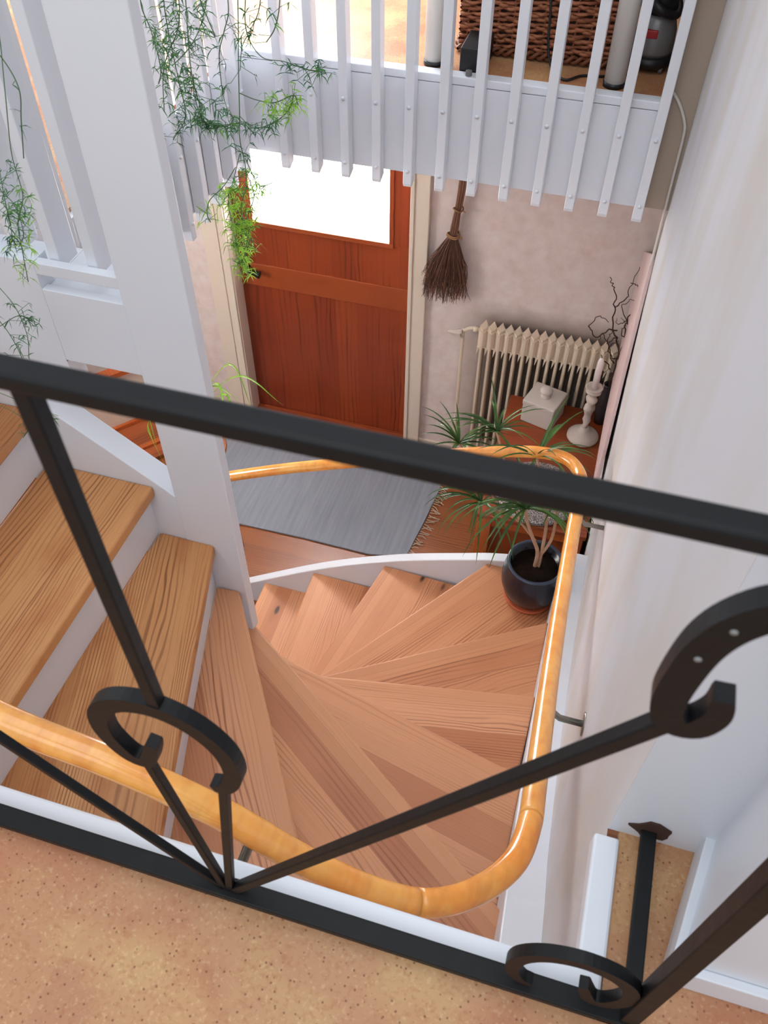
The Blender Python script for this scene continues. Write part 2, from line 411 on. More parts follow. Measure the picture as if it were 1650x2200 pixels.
# upper storey slabs
def slab(name, x0, x1, y0, y1):
    struct(name, MB().box(x0, x1, y0, y1, F2 - .012, F2), 'cork')
slab('floor_landing', -4.6, .9, -1.4, .269)
slab('floor_alcove', .192, .31, .272, .505)
slab('floor_corner', .31, .9, .272, .345)
slab('floor_balcony', -4.6, .095, FY + .02, 3.64)
slab('floor_gallery', -4.6, -1.35, .272, FY + .02)
m = MB(); m.box(-4.6, .9, -1.4, .29, 2.0, F2 - .012)
m.box(-4.6, .095, FY + .02, 3.64, 2.0, F2 - .012); m.box(-4.6, -1.42, .29, FY + .02, 2.0, F2 - .012)
m.box(-1.42, -1.35, 1.24, FY + .02, 2.0, F2 - .012)
struct('ceiling', m, 'white_paint_warm')
# walls of the stairwell
def wallmesh(name, zs, ys):
    V = [(x, y, z) for z, x in zs for y in ys]; n = len(ys); k = len(V)
    F = [(i * n + j, (i + 1) * n + j, (i + 1) * n + j + 1, i * n + j + 1) for i in range(len(zs) - 1) for j in range(n - 1)]
    V += [(.30, y, z) for z, x in zs for y in (ys[0], ys[-1])]
    for i in range(len(zs) - 1):
        F += [(i * n, k + i * 2, k + i * 2 + 2, (i + 1) * n), (i * n + n - 1, (i + 1) * n + n - 1, k + i * 2 + 3, k + i * 2 + 1)]
    m = MB(); m.add(V, F); struct(name, m, 'plaster_white')
wallmesh('wall_right', [(-.02, .222), (.3, .215), (.8, .199), (1.2, .190), (1.5, .184), (1.9, .176), (F2 - .003, .176)], [.29, .9, 1.4, 1.9, 2.4, 2.80])
wallmesh('wall_right.001', [(F2 - .003, .176), (3.0, .176), (4.8, .176)], [.504, .9, 1.4, 1.9, 2.4, 2.80])
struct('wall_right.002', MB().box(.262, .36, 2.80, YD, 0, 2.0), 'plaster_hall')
struct('wall_near', MB().box(-1.45, .176, .27, .315, 0, F2 - .03), 'white_paint_warm')
struct('wall_pier', MB().box(.096, .30, 2.802, YD + .1, 1.995, 4.8), 'brown_plaster')
# wall around the alcove upstairs
struct('wall_alcove', MB().box(.1765, .34, .503, .56, F2, 4.8), 'white_paint')
m = MB(); m.prism([(.270, .345), (.9, .345), (.9, .56), (.305, .56), (.305, .515)], F2, 4.8, lambda u, v, w: (u, v, w))
struct('wall_corner', m, 'white_paint')
struct('baseboard_front', MB().box(.268, .9, .333, .345, F2, F2 + .055), 'white_paint', bevel=.002)
struct('baseboard_side', MB().prism([(.256, .333), (.270, .345), (.305, .506), (.291, .506)], F2, F2 + .055, lambda u, v, w: (u, v, w)), 'white_paint', bevel=.002)
# far outer wall of the upper storey: piers beside the open window
m = MB(); m.box(-.75, .3, 3.66, 3.76, F2 - .1, 4.8); m.box(-4.6, -3.2, 3.66, 3.76, F2 - .1, 4.8); m.box(-3.2, -.75, 3.66, 3.76, F2 - .1, F2 + .25)
struct('wall_far_upper', m, 'white_paint')
# trims on the opening edges
struct('trim_1', MB().box(-1.42, .19, .271, NY, F2 - .05, F2 + .006), 'white_paint', bevel=.004)
struct('trim_2', MB().box(.158, .192, .318, .49, F2 - .03, F2 + .008), 'white_paint', bevel=.004)
struct('trim_3', MB().box(-1.35, .095, FY, FY + .028, 2.0, F2 - .022), 'white_paint', bevel=.002)
struct('trim_4', MB().box(-1.35, .095, FY - .002, FY + .045, F2 - .02, F2 + .006), 'white_paint', bevel=.003)
struct('trim_5', MB().box(-1.352, -1.332, 1.24, FY, 2.0, F2 - .012), 'white_paint', bevel=.002)
# low closed parapet beside the upper flight
m = MB()
Yg0, Yg1 = 1.18, 1.225
m.box(-2.3, -1.045, Yg0, Yg1, F2 - .01, 2.572)
m.prism([(-1.46, F2 + .1), (-1.46, 2.3), (-1.2, 2.28), (-1.045, 2.26), (-1.045, F2 + .1)], Yg0 + .001, Yg1 - .001, lambda u, v, w: (u, w, v))
struct('wall_guard', m, 'white_paint')
m = MB(); m.box(-1.045, -.866, Yg0, Yg0 + .02, F2 - .005, 2.512); m.box(-1.045, -.866, Yg0 + .02, 1.34, F2 - .005, 2.505)
m.box(-1.045, -.866, Yg0, Yg0 + .02, 2.546, 2.572)
struct('trim_6', m, 'white_paint', bevel=.0015)
m = MB(); m.box(-2.3, -1.045, Yg1, 1.34, F2, 2.505)
struct('trim_7', m, 'white_paint')

# skirting in the hall
struct('baseboard_far', MB().box(-.785, .262, YD - .012, YD, 0, .07), 'casing_paint')

# ================================================================== DOOR
D = Thing('door_1', (-1.33, 3.5, 0), None, None, kind='structure')
m = MB(); m.box(-1.80, -.867, 3.505, 3.545, 0.0, .875)
D.part(m, 'lower_panel', 'door_fir', org=(-1.80, 3.505, 0))
m = MB(); m.box(-1.80, -.867, 3.505, 3.545, 1.0, 1.24)
D.part(m, 'middle_panel', 'door_fir', org=(-1.76, 3.505, .4))
D.part(MB().box(-1.80, -.867, 3.497, 3.547, .872, 1.003), 'lock_rail', 'door_fir_rail', org=(-1.8, 3.497, .87), bevel=.002)
for nm, x0, x1 in (('stile', -1.80, -1.70), ('stile', -.985, -.867)):
    D.part(MB().box(x0, x1, 3.5, 3.547, 1.235, 2.0), nm, 'door_fir', org=(x0, 3.5, 1.2), bevel=.002)
D.part(MB().box(-1.70, -.985, 3.5, 3.547, 1.96, 2.0), 'top_rail', 'door_fir_rail', org=(-1.7, 3.5, 1.95))
for a in ((-1.712, -.973, 3.490, 3.502, 1.226, 1.250), (-1.712, -1.692, 3.490, 3.502, 1.25, 1.97), (-.993, -.973, 3.490, 3.502, 1.25, 1.97)):
    D.part(MB().box(*a), 'glazing_bead', 'door_fir_rail', bevel=.002)
D.part(MB().box(-1.70, -.985, 3.518, 3.524, 1.235, 1.965), 'pane', 'frosted_pane')
m = MB(); m.lathe([(.0, 0), (.012, 0), (.013, .004), (.0, .006)], n=16)
h = D.part(MB().tube([(-1.745, 3.497, .985), (-1.745, 3.462, .985), (-1.724, 3.450, .984), (-1.668, 3.448, .974)], lambda u: .0075 + .014 * max(0, u - .55) * 2, 10, smoothpts=5), 'door_handle', 'black_iron_handle', smooth=True)
m = MB(); m.tube([(-1.755, 3.498, 1.025), (-1.755, 3.484, 1.025)], .019, 14)
D.part(m, 'lock_knob', 'black_iron_handle', smooth=True)
# jamb, casings, sill
m = MB(); m.box(-1.812, -1.801, 3.416, 3.56, 0, 2.0); m.box(-.867, -.857, 3.42, 3.56, 0, 2.0)
struct('trim_8', m, 'casing_paint')
def casing(name, x0, x1):
    m = MB(); m.box(x0, x1, 3.415, YD, 0, 2.0)
    d = x1 - x0
    m.box(x0 + d * .55, x0 + d * .63, 3.409, 3.415, 0, 2.0); m.box(x0 + d * .78, x1 - .004, 3.406, 3.415, 0, 2.0)
    struct(name, m, 'casing_paint', bevel=.003)
casing('trim_9', -1.94, -1.803)
m = MB(); m.box(-.872, -.785, 3.41, YD, 0, 2.0); m.box(-.872, -.853, 3.402, 3.41, 0, 2.0)
struct('trim_10', m, 'casing_paint', bevel=.003)
struct('trim_11', MB().box(-1.80, -.867, 3.40, 3.50, 0, .022), 'door_fir_rail', bevel=.004)

# ================================================================== STAIRCASE
RIS = .18
IN = {'A': (-1.20, 1.30), 'B': (-.935, 1.30), 'C': (-.80, 1.32), 'D': (-.785, 1.30), 'E': (-.80, 1.26), 'F': (-.80, 1.24),
      'G': (-.80, 1.246), 'H': (-.760, 1.216), 'I': (-.744, 1.178), 'J': (-.79, 1.178), 'K': (-.92, 1.178), 'L': (-1.185, 1.178), 'M': (-1.42, 1.178)}
OUT = {'A': (-1.214, 2.16), 'B': (-.957, 2.16), 'C': (-.618, 2.16), 'D': (-.182, 2.16), 'E': (.098, 1.821), 'F': (.098, 1.405),
       'G': (.098, 1.047), 'H': (.120, .623), 'I': (-.176, .315), 'J': (-.55, .315), 'K': (-.932, .315), 'L': (-1.17, .315), 'M': (-1.42, .315)}
CORN = {'D': [(.098, 2.16)], 'H': [(.125, .315)]}
S = Thing('staircase', (-.6, 1.25, 0), 'winding pine staircase turning up from the hall with white painted risers and sides', 'staircase')
ks = 'ABCDEFGHIJKLM'
for i, k in enumerate(ks[:-1]):
    nx = ks[i + 1]; z = (i + 1) * RIS
    o1, i1, o2, i2 = Vector(OUT[k]), Vector(IN[k]), Vector(OUT[nx]), Vector(IN[nx])
    d = (i2 - o2).normalized(); pn = Vector((-d.y, d.x))
    ctr = (o1 + i1) / 2
    if (ctr - o2).dot(pn) > 0: pn = -pn
    o2b, i2b = o2 + pn * .035, i2 + pn * .02
    poly = [tuple(o1)] + CORN.get(k, []) + [tuple(o2b), tuple(i2b), tuple(i1)]
    m = MB(); m.prism(poly, z - .036, z, lambda u, v, w: (u, v, w))
    ang = math.atan2(o1.y - i1.y, o1.x - i1.x)
    tr = S.part(m, 'tread', 'pine_tread' if i < 9 else 'pine_tread_worn', org=(i1.x, i1.y, z), rotz=ang, bevel=.007, seg=3)
    # riser under this nose
    d1 = (i1 - o1).normalized(); p1 = Vector((-d1.y, d1.x))
    if (o2 - o1).dot(p1) < 0: p1 = -p1
    a, b_ = o1 + p1 * .022, i1 + p1 * .022
    m = MB(); m.prism([tuple(a), tuple(b_), tuple(b_ + p1 * .012), tuple(a + p1 * .012)], z - RIS, z - .034, lambda u, v, w: (u, v, w))
    S.part(m, 'riser', 'white_paint')
m = MB(); m.box(-1.454, -1.442, .315, 1.178, 12 * RIS, F2 - .03); S.part(m, 'riser', 'white_paint')
m = MB(); m.box(-1.5, -1.42, .315, 1.178, F2 - .034, F2 + .003); S.part(m, 'landing_nosing', 'pine_tread_worn', org=(-1.42, .3, F2), rotz=PI / 2, bevel=.006)
# outer stringer of the lower flight: rising curve
top = catmull([(-1.62, -.08, 0), (-1.306, .138, 0), (-.908, .408, 0), (-.58, .584, 0), (-.28, .704, 0), (-.128, .755, 0), (.10, .80, 0), (.2, .82, 0)], 8)
poly = [(p.x, p.y) for p in top if p.y > 0.0]
poly = [(poly[0][0], 0)] + poly + [(.2, .45), (-.1, .3), (-.6, .1), (-.9, 0)]
m = MB(); m.prism(poly, 2.158, 2.20, lambda u, v, w: (u, w, v))
S.part(m, 'outer_stringer', 'white_paint', bevel=.004)
# stringer on the right wall
prof = [(2.2, .86), (1.86, .93), (1.62, 1.0), (1.31, 1.12), (.985, 1.30), (.786, 1.42), (.635, 1.56), (.50, 1.66), (.315, 1.72)]
poly = prof + [(.315, 1.25), (.9, 1.0), (1.4, .75), (2.2, .45)]
m = MB(); m.prism(poly, .098, .215, lambda u, v, w: (w, u, v))
S.part(m, 'wall_stringer', 'white_paint', bevel=.004)
# near wall stringer band under the landing
m = MB(); m.prism([(.1, 1.72), (-.18, 1.86), (-.55, 2.06), (-.93, 2.26), (-1.42, 2.30), (-1.42, 1.9), (-.93, 1.7), (-.5, 1.5), (.1, 1.2)], .315, .33, lambda u, v, w: (u, w, v))
S.part(m, 'near_stringer', 'white_paint')
# inner stringer of the upper flight
m = MB(); m.prism([(-1.46, 2.43), (-1.132, 2.160), (-.86, 1.955), (-.80, 1.91), (-.76, 1.86), (-.76, 1.43), (-.80, 1.46), (-1.0, 1.70), (-1.46, 2.05)], 1.178, 1.240, lambda u, v, w: (u, w, v))
S.part(m, 'inner_stringer', 'white_paint', bevel=.003)
# inner stringer of the lower flight
m = MB(); m.prism([(-1.5, 0), (-1.5, .22), (-.95, .55), (-.84, .70), (-.84, 1.3), (-.80, 1.3), (-.80, 0)], 1.25, 1.29, lambda u, v, w: (u, w, v))
S.part(m, 'lower_inner_stringer', 'white_paint')

m = MB(); m.box(-.866, -.723, 1.176, 1.209, 1.43, 4.75)
tag(m.build('newel_post', 'white_paint', loc=(-.8, 1.2, 0), bevel=.003), 'tall broad white painted post rising from the inner turn of the stairs', 'post')

# ================================================================== SLATTED BALUSTRADES
def slat_x(x, par, first=False):
    m = MB(); m.prism([(2.739, 1.972), (2.783, 1.985), (2.783, 3.25), (2.735, 3.25), (2.735, 1.985)], x, x + .031, lambda u, v, w: (w, u, v))
    b = T.part(m, 'baluster', 'white_paint', org=(x, 2.76, 1.97), bevel=.0025)
    for z in (2.25, 2.03):
        m = MB(); m.tube([(x + .0155, 2.7355, z), (x + .0155, 2.7315, z)], .0065, 8)
        T.part(m, 'screw', 'white_paint', sub=b, org=(x, 2.76, 1.97), smooth=True)
T = Thing('balustrade', (-.5, 2.76, 2.0), 'white slatted balustrade screwed on the far floor edge above the hall door', 'balustrade')
for i in range(12): slat_x(-1.1845 + i * .1135, T)
T.part(MB().box(-1.30, .1, 2.735, 2.80, 3.25, 3.29), 'top_rail', 'white_paint', bevel=.004)

T2 = Thing('balustrade', (-1.3, 2.0, 2.0), 'white slatted balustrade on the left floor edge, running back from the broad post', 'balustrade')
for i in range(12):
    y = 2.70 - i * .118
    if y < 1.35: break
    m = MB(); m.box(-1.330, -1.285, y - .03, y, 1.972, 3.25)
    b = T2.part(m, 'baluster', 'white_paint', org=(-1.31, y, 1.97), bevel=.0025)
    for z in (2.25, 2.03):
        m = MB(); m.tube([(-1.2855, y - .015, z), (-1.281, y - .015, z)], .0065, 8)
        T2.part(m, 'screw', 'white_paint', sub=b, org=(-1.31, y, 1.97), smooth=True)
T2.part(MB().box(-1.335, -1.28, 1.35, 2.72, 3.25, 3.29), 'top_rail', 'white_paint', bevel=.004)

T3 = Thing('balustrade', (-1.4, 1.22, 2.57), 'white slatted balustrade standing on the low parapet left of the broad post', 'balustrade')
for i in range(10):
    x = -.940 - i * .0815
    m = MB(); m.box(x, x + .022, 1.202, 1.262, 2.55 if x > -1.05 else 2.572, 3.6)
    T3.part(m, 'baluster', 'white_paint', org=(x, 1.22, 2.57), bevel=.002)
T3.part(MB().box(-1.75, -.868, 1.195, 1.27, 3.6, 3.64), 'top_rail', 'white_paint', bevel=.004)

# ================================================================== HANDRAIL
HR = [(-.80, .372, 2.56), (-0.637, 0.368, 2.46), (-0.478, 0.372, 2.405), (-0.333, 0.371, 2.34), (-0.222, 0.367, 2.265), (-0.12, 0.373, 2.2), (-0.037, 0.393, 2.16), (0.03, 0.446, 2.12), (0.076, 0.518, 2.08), (0.091, 0.599, 2.04), (0.092, 0.678, 2.0), (0.091, 0.865, 1.9), (0.091, 1.049, 1.8), (0.091, 1.342, 1.67), (0.092, 1.70, 1.545), (0.093, 1.93, 1.495), (0.078, 2.035, 1.465), (0.028, 2.101, 1.45), (-0.058, 2.135, 1.42), (-0.179, 2.140, 1.385), (-0.395, 2.12, 1.325), (-0.831, 2.09, 1.175), (-1.024, 2.081, 1.10), (-1.28, 2.072, .985)]
pts = catmull(HR, 8)
H = Thing('handrail', (0.09, 1.2, 1.7), 'round orange varnished wooden handrail following the turn of the stairs', 'handrail')
cuts = [(0, 46), (46, 74), (74, len(pts) - 1)]
for a, b in cuts:
    H.part(MB().tube(pts[a:b + 1], .0215, 20), 'rail_section', 'varnished_rail', smooth=True)
for P in ([(.092, .93, 1.868), (.125, .93, 1.835), (.178, .93, 1.835)], [(.092, 1.80, 1.515), (.125, 1.80, 1.485), (.19, 1.80, 1.485)], [(-.30, .372, 2.318), (-.30, .37, 2.275), (-.30, .318, 2.275)]):
    m = MB(); m.tube(P, .0075, 10)
    e = Vector(P[-1]); d = (e - Vector(P[-2])).normalized()
    m.tube([e - d * .004, e + d * .001], .026, 18)
    H.part(m, 'bracket', 'grey_metal', smooth=True)

# ================================================================== IRON RAILING (front)
YR = .28
G = Thing('iron_railing', (-.28, YR, F2), 'black wrought iron landing railing decorated with horseshoes, in the foreground', 'railing')
G.part(MB().box(-1.2, .235, YR - .0085, YR + .0085, 3.199, 3.212), 'top_rail', 'wrought_iron', bevel=.003, seg=3)
G.part(MB().box(-1.2, .235, YR - .013, YR + .013, 2.352, 2.362), 'bottom_rail', 'wrought_iron', bevel=.002)
def ibar(a, b, w=.0105, side=None):
    m = MB(); m.bar((a[0], YR, a[1]), (b[0], YR, b[1]), w, w); G.part(m, 'bar', 'wrought_iron', bevel=.0015)
ibar((-.281, 3.20), (-.279, 2.85), .012)
ibar((-.288, 2.362), (-.317, 2.715), .010)
ibar((-.281, 2.362), (-.239, 2.703), .010)
ibar((-.290, 2.362), (-.53, 2.690), .010)
ibar((-.274, 2.365), (.103, 3.040), .012)
ibar((.222, 2.362), (.222, 3.205), .020)
ibar((-.53, 2.69), (-.74, 3.04), .010)
m = MB(); m.bar((.222, YR, 2.368), (.224, .506, 2.368), .011, .02, Vector((0, 0, 1))); G.part(m, 'wall_bar', 'wrought_iron', bevel=.002)
m = MB()
random.seed(3)
bl = []
for k in range(14):
    a = 2 * PI * k / 14; r_ = 1 + random.uniform(-.25, .25); bl.append((.226 + .026 * math.cos(a) * r_, 2.375 + .022 * math.sin(a) * r_))
m.prism(bl, .500, .507, lambda u, v, w: (u, w, v)); G.part(m, 'wall_anchor', 'branch_bark')
SHOE = [(-.300, 2.766), (-.306, 2.744), (-.316, 2.722), (-.334, 2.727), (-.348, 2.765), (-.343, 2.806), (-.320, 2.834), (-.285, 2.844), (-.250, 2.830), (-.226, 2.795), (-.221, 2.750), (-.233, 2.716), (-.248, 2.708)]
def shoe(dx, dz, holes, mirror=False, w=.0200, path=None):
    P = [Vector((x, 0, z)) for x, z in (path or SHOE)]
    C = Vector((-.284, 0, 2.776))
    if mirror: P = [Vector((2 * C.x - p.x, 0, p.z)) for p in P]
    P = [p + Vector((dx, 0, dz)) for p in P]; C = C + Vector((dx, 0, dz))
    Q = catmull(P, 5); m = MB(); n = len(Q); V = []; th = .0068
    for i, p in enumerate(Q):
        t_ = (Q[min(i + 1, n - 1)] - Q[max(i - 1, 0)]).normalized(); nn = Vector((-t_.z, 0, t_.x)); 
        u = i / (n - 1); ww = w * (.55 + .45 * math.sin(PI * min(1, max(0, u))) ** .5) / 2
        for a, b in ((-1, -1), (1, -1), (1, 1), (-1, 1)):
            V.append((p.x + nn.x * ww * a, YR + th * b, p.z + nn.z * ww * a))
    F = [(i * 4 + k, i * 4 + (k + 1) % 4, (i + 1) * 4 + (k + 1) % 4, (i + 1) * 4 + k) for i in range(n - 1) for k in range(4)]
    F += [(3, 2, 1, 0), ((n - 1) * 4, (n - 1) * 4 + 1, (n - 1) * 4 + 2, (n - 1) * 4 + 3)]
    m.add(V, F); s_ = G.part(m, 'horseshoe', 'wrought_iron', bevel=.002, org=tuple(Vector((C.x, YR, C.z))))
    if holes:
        for i in (int(n * .40), int(n * .485), int(n * .56), int(n * .68)):
            p = Q[i]; hm = MB(); hm.tube([(p.x, YR - .0073, p.z), (p.x, YR + .0073, p.z)], .0021, 8)
            G.part(hm, 'nail_head', 'iron_chip', sub=s_, org=tuple(Vector((C.x, YR, C.z))), smooth=True)
shoe(0, 0, False); shoe(0, 0, True, w=.0205, path=[(.1185, 3.074), (.1195, 3.054), (.112, 3.036), (.099, 3.036), (.092, 3.056), (.0925, 3.09), (.0965, 3.12), (.106, 3.143), (.122, 3.160), (.147, 3.166), (.172, 3.153), (.192, 3.122), (.198, 3.085), (.190, 3.055), (.182, 3.045)]); shoe(.424, -.328, False, mirror=True, w=.019); shoe(-.43, .325, False)

# ================================================================== HALL OBJECTS
# rugs
m = MB()
rp = [(-2.05, 2.60), (-1.547, 2.591), (-1.193, 2.597), (-.833, 2.592), (-.640, 2.625), (-.610, 2.87), (-.585, 3.15), (-.60, 3.22), (-2.05, 3.17)]
m.prism(rp, .001, .012, lambda u, v, w: (u, v, w))
RU = Thing('rug', (-1.6, 2.9, 0), 'grey woven rag rug with tasselled end lying before the foot of the stairs', 'rug')
RU.part(m, 'rug_body', 'rug_rag', bevel=.003)
random.seed(11); m = MB()
for k in range(34):
    u = k / 33; p = Vector((-.640 + .03 * min(1, u * 2) + .024 * u, 2.63 + .57 * u, .008))
    e = p + Vector((random.uniform(.035, .062), random.uniform(-.03, .02), -.004))
    m.tube([p, (p + e) / 2 + Vector((0, random.uniform(-.01, .01), .003)), e], .0022, 5)
tag(RU.part(m, 'fringe', 'fringe_cotton'), 'cream cotton fringe')
tag(MB().box(-1.80, -.90, 3.24, 3.39, .0, .012).build('doormat', 'door_mat_dark', loc=(-1.3, 3.3, 0), bevel=.003), 'dark grey doormat lying right in front of the wooden door', 'doormat')

# radiator
RD = Thing('radiator', (-.16, 3.36, .12), 'cream painted old sectional radiator standing under the wall by the twig broom', 'radiator')
for i in range(16):
    x = -.474 + .0412 * i; m = MB(); hw = .0206
    z1, z0 = .985, .14
    # top header: diamond plan so that the row reads as a zigzag
    m.prism([(x - hw, 3.335), (x - hw * .25, 3.312), (x + hw * .25, 3.312), (x + hw, 3.335), (x + hw, 3.372), (x, 3.412), (x - hw, 3.372)], z1 - .11, z1 - .012, lambda u, v, w: (u, v, w))
    m.prism([(x - hw * .9, 3.345), (x, 3.318), (x + hw * .9, 3.345), (x + hw * .5, 3.375), (x, 3.404), (x - hw * .5, 3.375)], z1 - .013, z1, lambda u, v, w: (u, v, w))
    m.prism([(x - hw, 3.335), (x, 3.312), (x + hw, 3.335), (x + hw, 3.385), (x, 3.405), (x - hw, 3.385)], z0, z0 + .07, lambda u, v, w: (u, v, w))
    for yc, yd in ((3.325, .012), (3.385, .012)):
        m.prism([(x - .0085, yc), (x - .004, yc - yd), (x + .004, yc - yd), (x + .0085, yc), (x + .004, yc + yd), (x - .004, yc + yd)], z0 + .06, z1 - .10, lambda u, v, w: (u, v, w))
    m.box(x - .002, x + .002, 3.325, 3.42, z0 + .06, z1 - .10)  # fin added to block light so the gaps between columns go dark
    m.prism([(x - hw, z1 - .105), (x - hw, z1 - .155), (x - .007, z1 - .105)], 3.318, 3.372, lambda u, v, w: (u, w, v)); m.prism([(x + hw, z1 - .105), (x + .007, z1 - .105), (x + hw, z1 - .106)], 3.318, 3.372, lambda u, v, w: (u, w, v))
    RD.part(m, 'radiator_section', 'radiator_paint', bevel=.002)
m = MB(); m.tube([(-.49, 3.36, .95), (-.53, 3.36, .955), (-.565, 3.36, .935), (-.575, 3.365, .89), (-.575, 3.37, .5), (-.575, 3.37, .02)], .009, 10, smoothpts=4)
m.tube([(-.505, 3.36, .95), (-.525, 3.36, .953)], .015, 10)
RD.part(m, 'pipe', 'radiator_paint', smooth=True)
m = MB(); m.tube([(-.588, 3.352, .915), (-.618, 3.348, .917), (-.648, 3.345, .919)], lambda u: .027 - .020 * u, 6)
m.tube([(-.575, 3.36, .9), (-.60, 3.352, .905)], .008, 8)
tag(RD.part(m, 'valve_knob', 'stoneware'), 'grey conical valve knob')
for x in (-.37, .01): RD.part(MB().box(x, x + .02, 3.42, 3.438, .35, .62), 'wall_bracket', 'leg_white')

# broom
BR = Thing('twig_broom', (-.66, 3.40, 1.35), 'brown twig broom hanging head down on the wall beside the door', 'broom')
random.seed(21); m = MB()
for k in range(46):
    a = random.uniform(0, 2 * PI); r_ = random.uniform(.004, .019)
    P = []
    for z, s_ in ((1.95, .9), (1.80, .95), (1.62, .9), (1.535, .75), (1.45, 1.0), (1.405, .95), (1.36, 1.25)):
        xx = -.637 - (1.7 - z) * .105 if z < 1.7 else -.637
        P.append((xx + math.cos(a) * r_ * s_ + random.uniform(-.001, .001), 3.405 + math.sin(a) * r_ * s_, z))
    m.tube(P, .0032, 5, smoothpts=2)
BR.part(m, 'handle', 'broom_twig')
m = MB(); m2 = MB()
for k in range(330):
    a = random.uniform(0, 2 * PI); rr_ = math.sqrt(random.uniform(0, 1)); mm = m if k % 2 else m2
    ex = rr_ * math.cos(a); ey = rr_ * math.sin(a)
    zb = 1.075 + random.uniform(-.035, .12) + abs(ex) * .02; L = 0
    P = [(-.668 + ex * .015, 3.402 + ey * .014, 1.41)]
    for u in (.33, .62, .85, 1.0):
        sp = .11 * (1 - (1 - u) ** 1.7); sp = sp * (1.0 if u < .9 else .96)
        P.append((-.668 - .022 * u + ex * sp + random.uniform(-.006, .006), 3.395 + ey * min(.036, .014 + sp * .35), 1.41 + (zb - 1.41) * u))
    if random.random() < .55:
        q = Vector(P[-2]); mm.tube([q, q + Vector((random.uniform(-.03, .03), random.uniform(-.01, .01), random.uniform(-.06, -.02)))], .0009, 4, cap=False)
    mm.tube(P, lambda u: .0022 - .0013 * u, 4, cap=False)
BR.part(m, 'twig_head', 'broom_twig'); BR.part(m2, 'twig_head', 'broom_twig_dark')
for z, x, r_ in ((1.535, -.6545, .0215), (1.41, -.668, .0275), (1.403, -.668, .0285)):
    m = MB(); P = [(x + r_ * math.cos(a), 3.405 + r_ * math.sin(a), z + .004 * math.sin(a * 2)) for a in [2 * PI * k / 20 for k in range(21)]]
    m.tube(P, .0035, 7); m.tube([(x + r_, 3.40, z), (x + r_ + .016, 3.39, z - .004)], .003, 6); BR.part(m, 'twine_binding', 'twine', smooth=True)

# chest
CT = .65
CH = Thing('wooden_chest', (-.05, 2.85, 0), 'reddish brown wooden chest in the hall corner in front of the radiator', 'chest')
CH.part(MB().box(-.292, .195, 2.470, 3.29, CT - .026, CT), 'lid', 'chest_wood', bevel=.004)
CH.part(MB().box(-.275, .182, 2.502, 3.275, .075, CT - .026), 'body', 'chest_wood')
CH.part(MB().box(-.292, .192, 2.466, 3.285, 0, .075), 'plinth', 'chest_wood', bevel=.005)
for x0, x1 in ((-.285, -.222), (.13, .186)):
    CH.part(MB().box(x0, x1, 2.482, 2.503, .075, CT - .026), 'stile', 'chest_stile', org=(x0, 2.47, .1), bevel=.002)
CH.part(MB().box(-.222, .13, 2.492, 2.503, CT - .09, CT - .026), 'front_rail', 'chest_stile', bevel=.002)
m = MB(); m.lathe([(0.0, 0), (.180, 0), (.189, .006), (.189, .02), (.182, .024), (0, .024)], (-.052, 2.655, CT + .001), 48)
tag(m.build('round_tray', 'sparkle_disc', loc=(-.052, 2.655, CT + .001), smooth=False, bevel=.002), 'round speckled grey tray lying on the front of the wooden chest', 'tray')
# lidded box on the chest
def rbox(cx, cy, w, d, z0, z1, ang):
    ca, sa = math.cos(ang), math.sin(ang); m = MB()
    m.prism([(cx + ca * a * w / 2 - sa * b * d / 2, cy + sa * a * w / 2 + ca * b * d / 2) for a, b in ((-1, -1), (1, -1), (1, 1), (-1, 1))], z0, z1, lambda u, v, w_: (u, v, w_)); return m
bx, by, ba = -.118, 3.172, math.radians(-16)
BX = Thing('lidded_box', (bx, by, CT), 'pale square lidded box with round knob on the chest', 'box')
BX.part(rbox(bx, by, .158, .154, CT + .001, CT + .104, ba), 'box_body', 'box_clay', bevel=.004)
BX.part(rbox(bx, by, .164, .160, CT + .104, CT + .132, ba), 'lid', 'box_clay', bevel=.006)
m = MB(); m.lathe([(.0, 0), (.026, 0), (.022, .008), (.014, .014), (.013, .02), (.028, .028), (.031, .038), (.026, .047), (.012, .052), (0, .053)], (bx, by, CT + .131), 24)
BX.part(m, 'knob', 'box_clay', smooth=True)
# candlestick
cxs, cys = .092, 3.083
CS = Thing('candlestick', (cxs, cys, CT), 'pale stoneware candlestick with twisted stem on the chest', 'candlestick')
m = MB(); m.lathe([(0, 0), (.068, 0), (.075, .008), (.074, .018), (.058, .032), (.038, .044), (.024, .056), (.019, .072)], (cxs, cys, CT + .001), 36)
CS.part(m, 'foot', 'stoneware', smooth=True)
m = MB(); m.lathe([(.0, .06), (.018, .066), (.015, .090), (.021, .115), (.016, .140), (.021, .165), (.031, .185), (.030, .200), (.019, .215), (.029, .232), (.031, .246), (.019, .258), (.017, .268), (.034, .282), (.036, .290), (.016, .304), (.0, .305)], (cxs, cys, CT + .001), 22)
m.v = [(cxs + (x - cxs) * math.cos((z - .65) * 22) - (y - cys) * math.sin((z - .65) * 22) * .8, cys + (x - cxs) * math.sin((z - .65) * 22) + (y - cys) * math.cos((z - .65) * 22) * .8, z) for x, y, z in m.v]
CS.part(m, 'stem', 'stoneware', smooth=True)
m = MB(); m.lathe([(0, 0), (.015, 0), (.038, .010), (.040, .014), (.034, .013), (.016, .007), (0, .007)], (cxs, cys, CT + .302), 28)
CS.part(m, 'drip_pan', 'stoneware', smooth=True)
CN = Thing('candle', (cxs, cys, CT + .31), 'slim white candle standing in the pale candlestick', 'candle')
m = MB(); m.lathe([(0, 0), (.0150, 0), (.0145, .145), (.010, .162), (.004, .170), (0, .170)], (cxs, cys, CT + .310), 18); CN.part(m, 'wax', 'candle_wax', smooth=True)
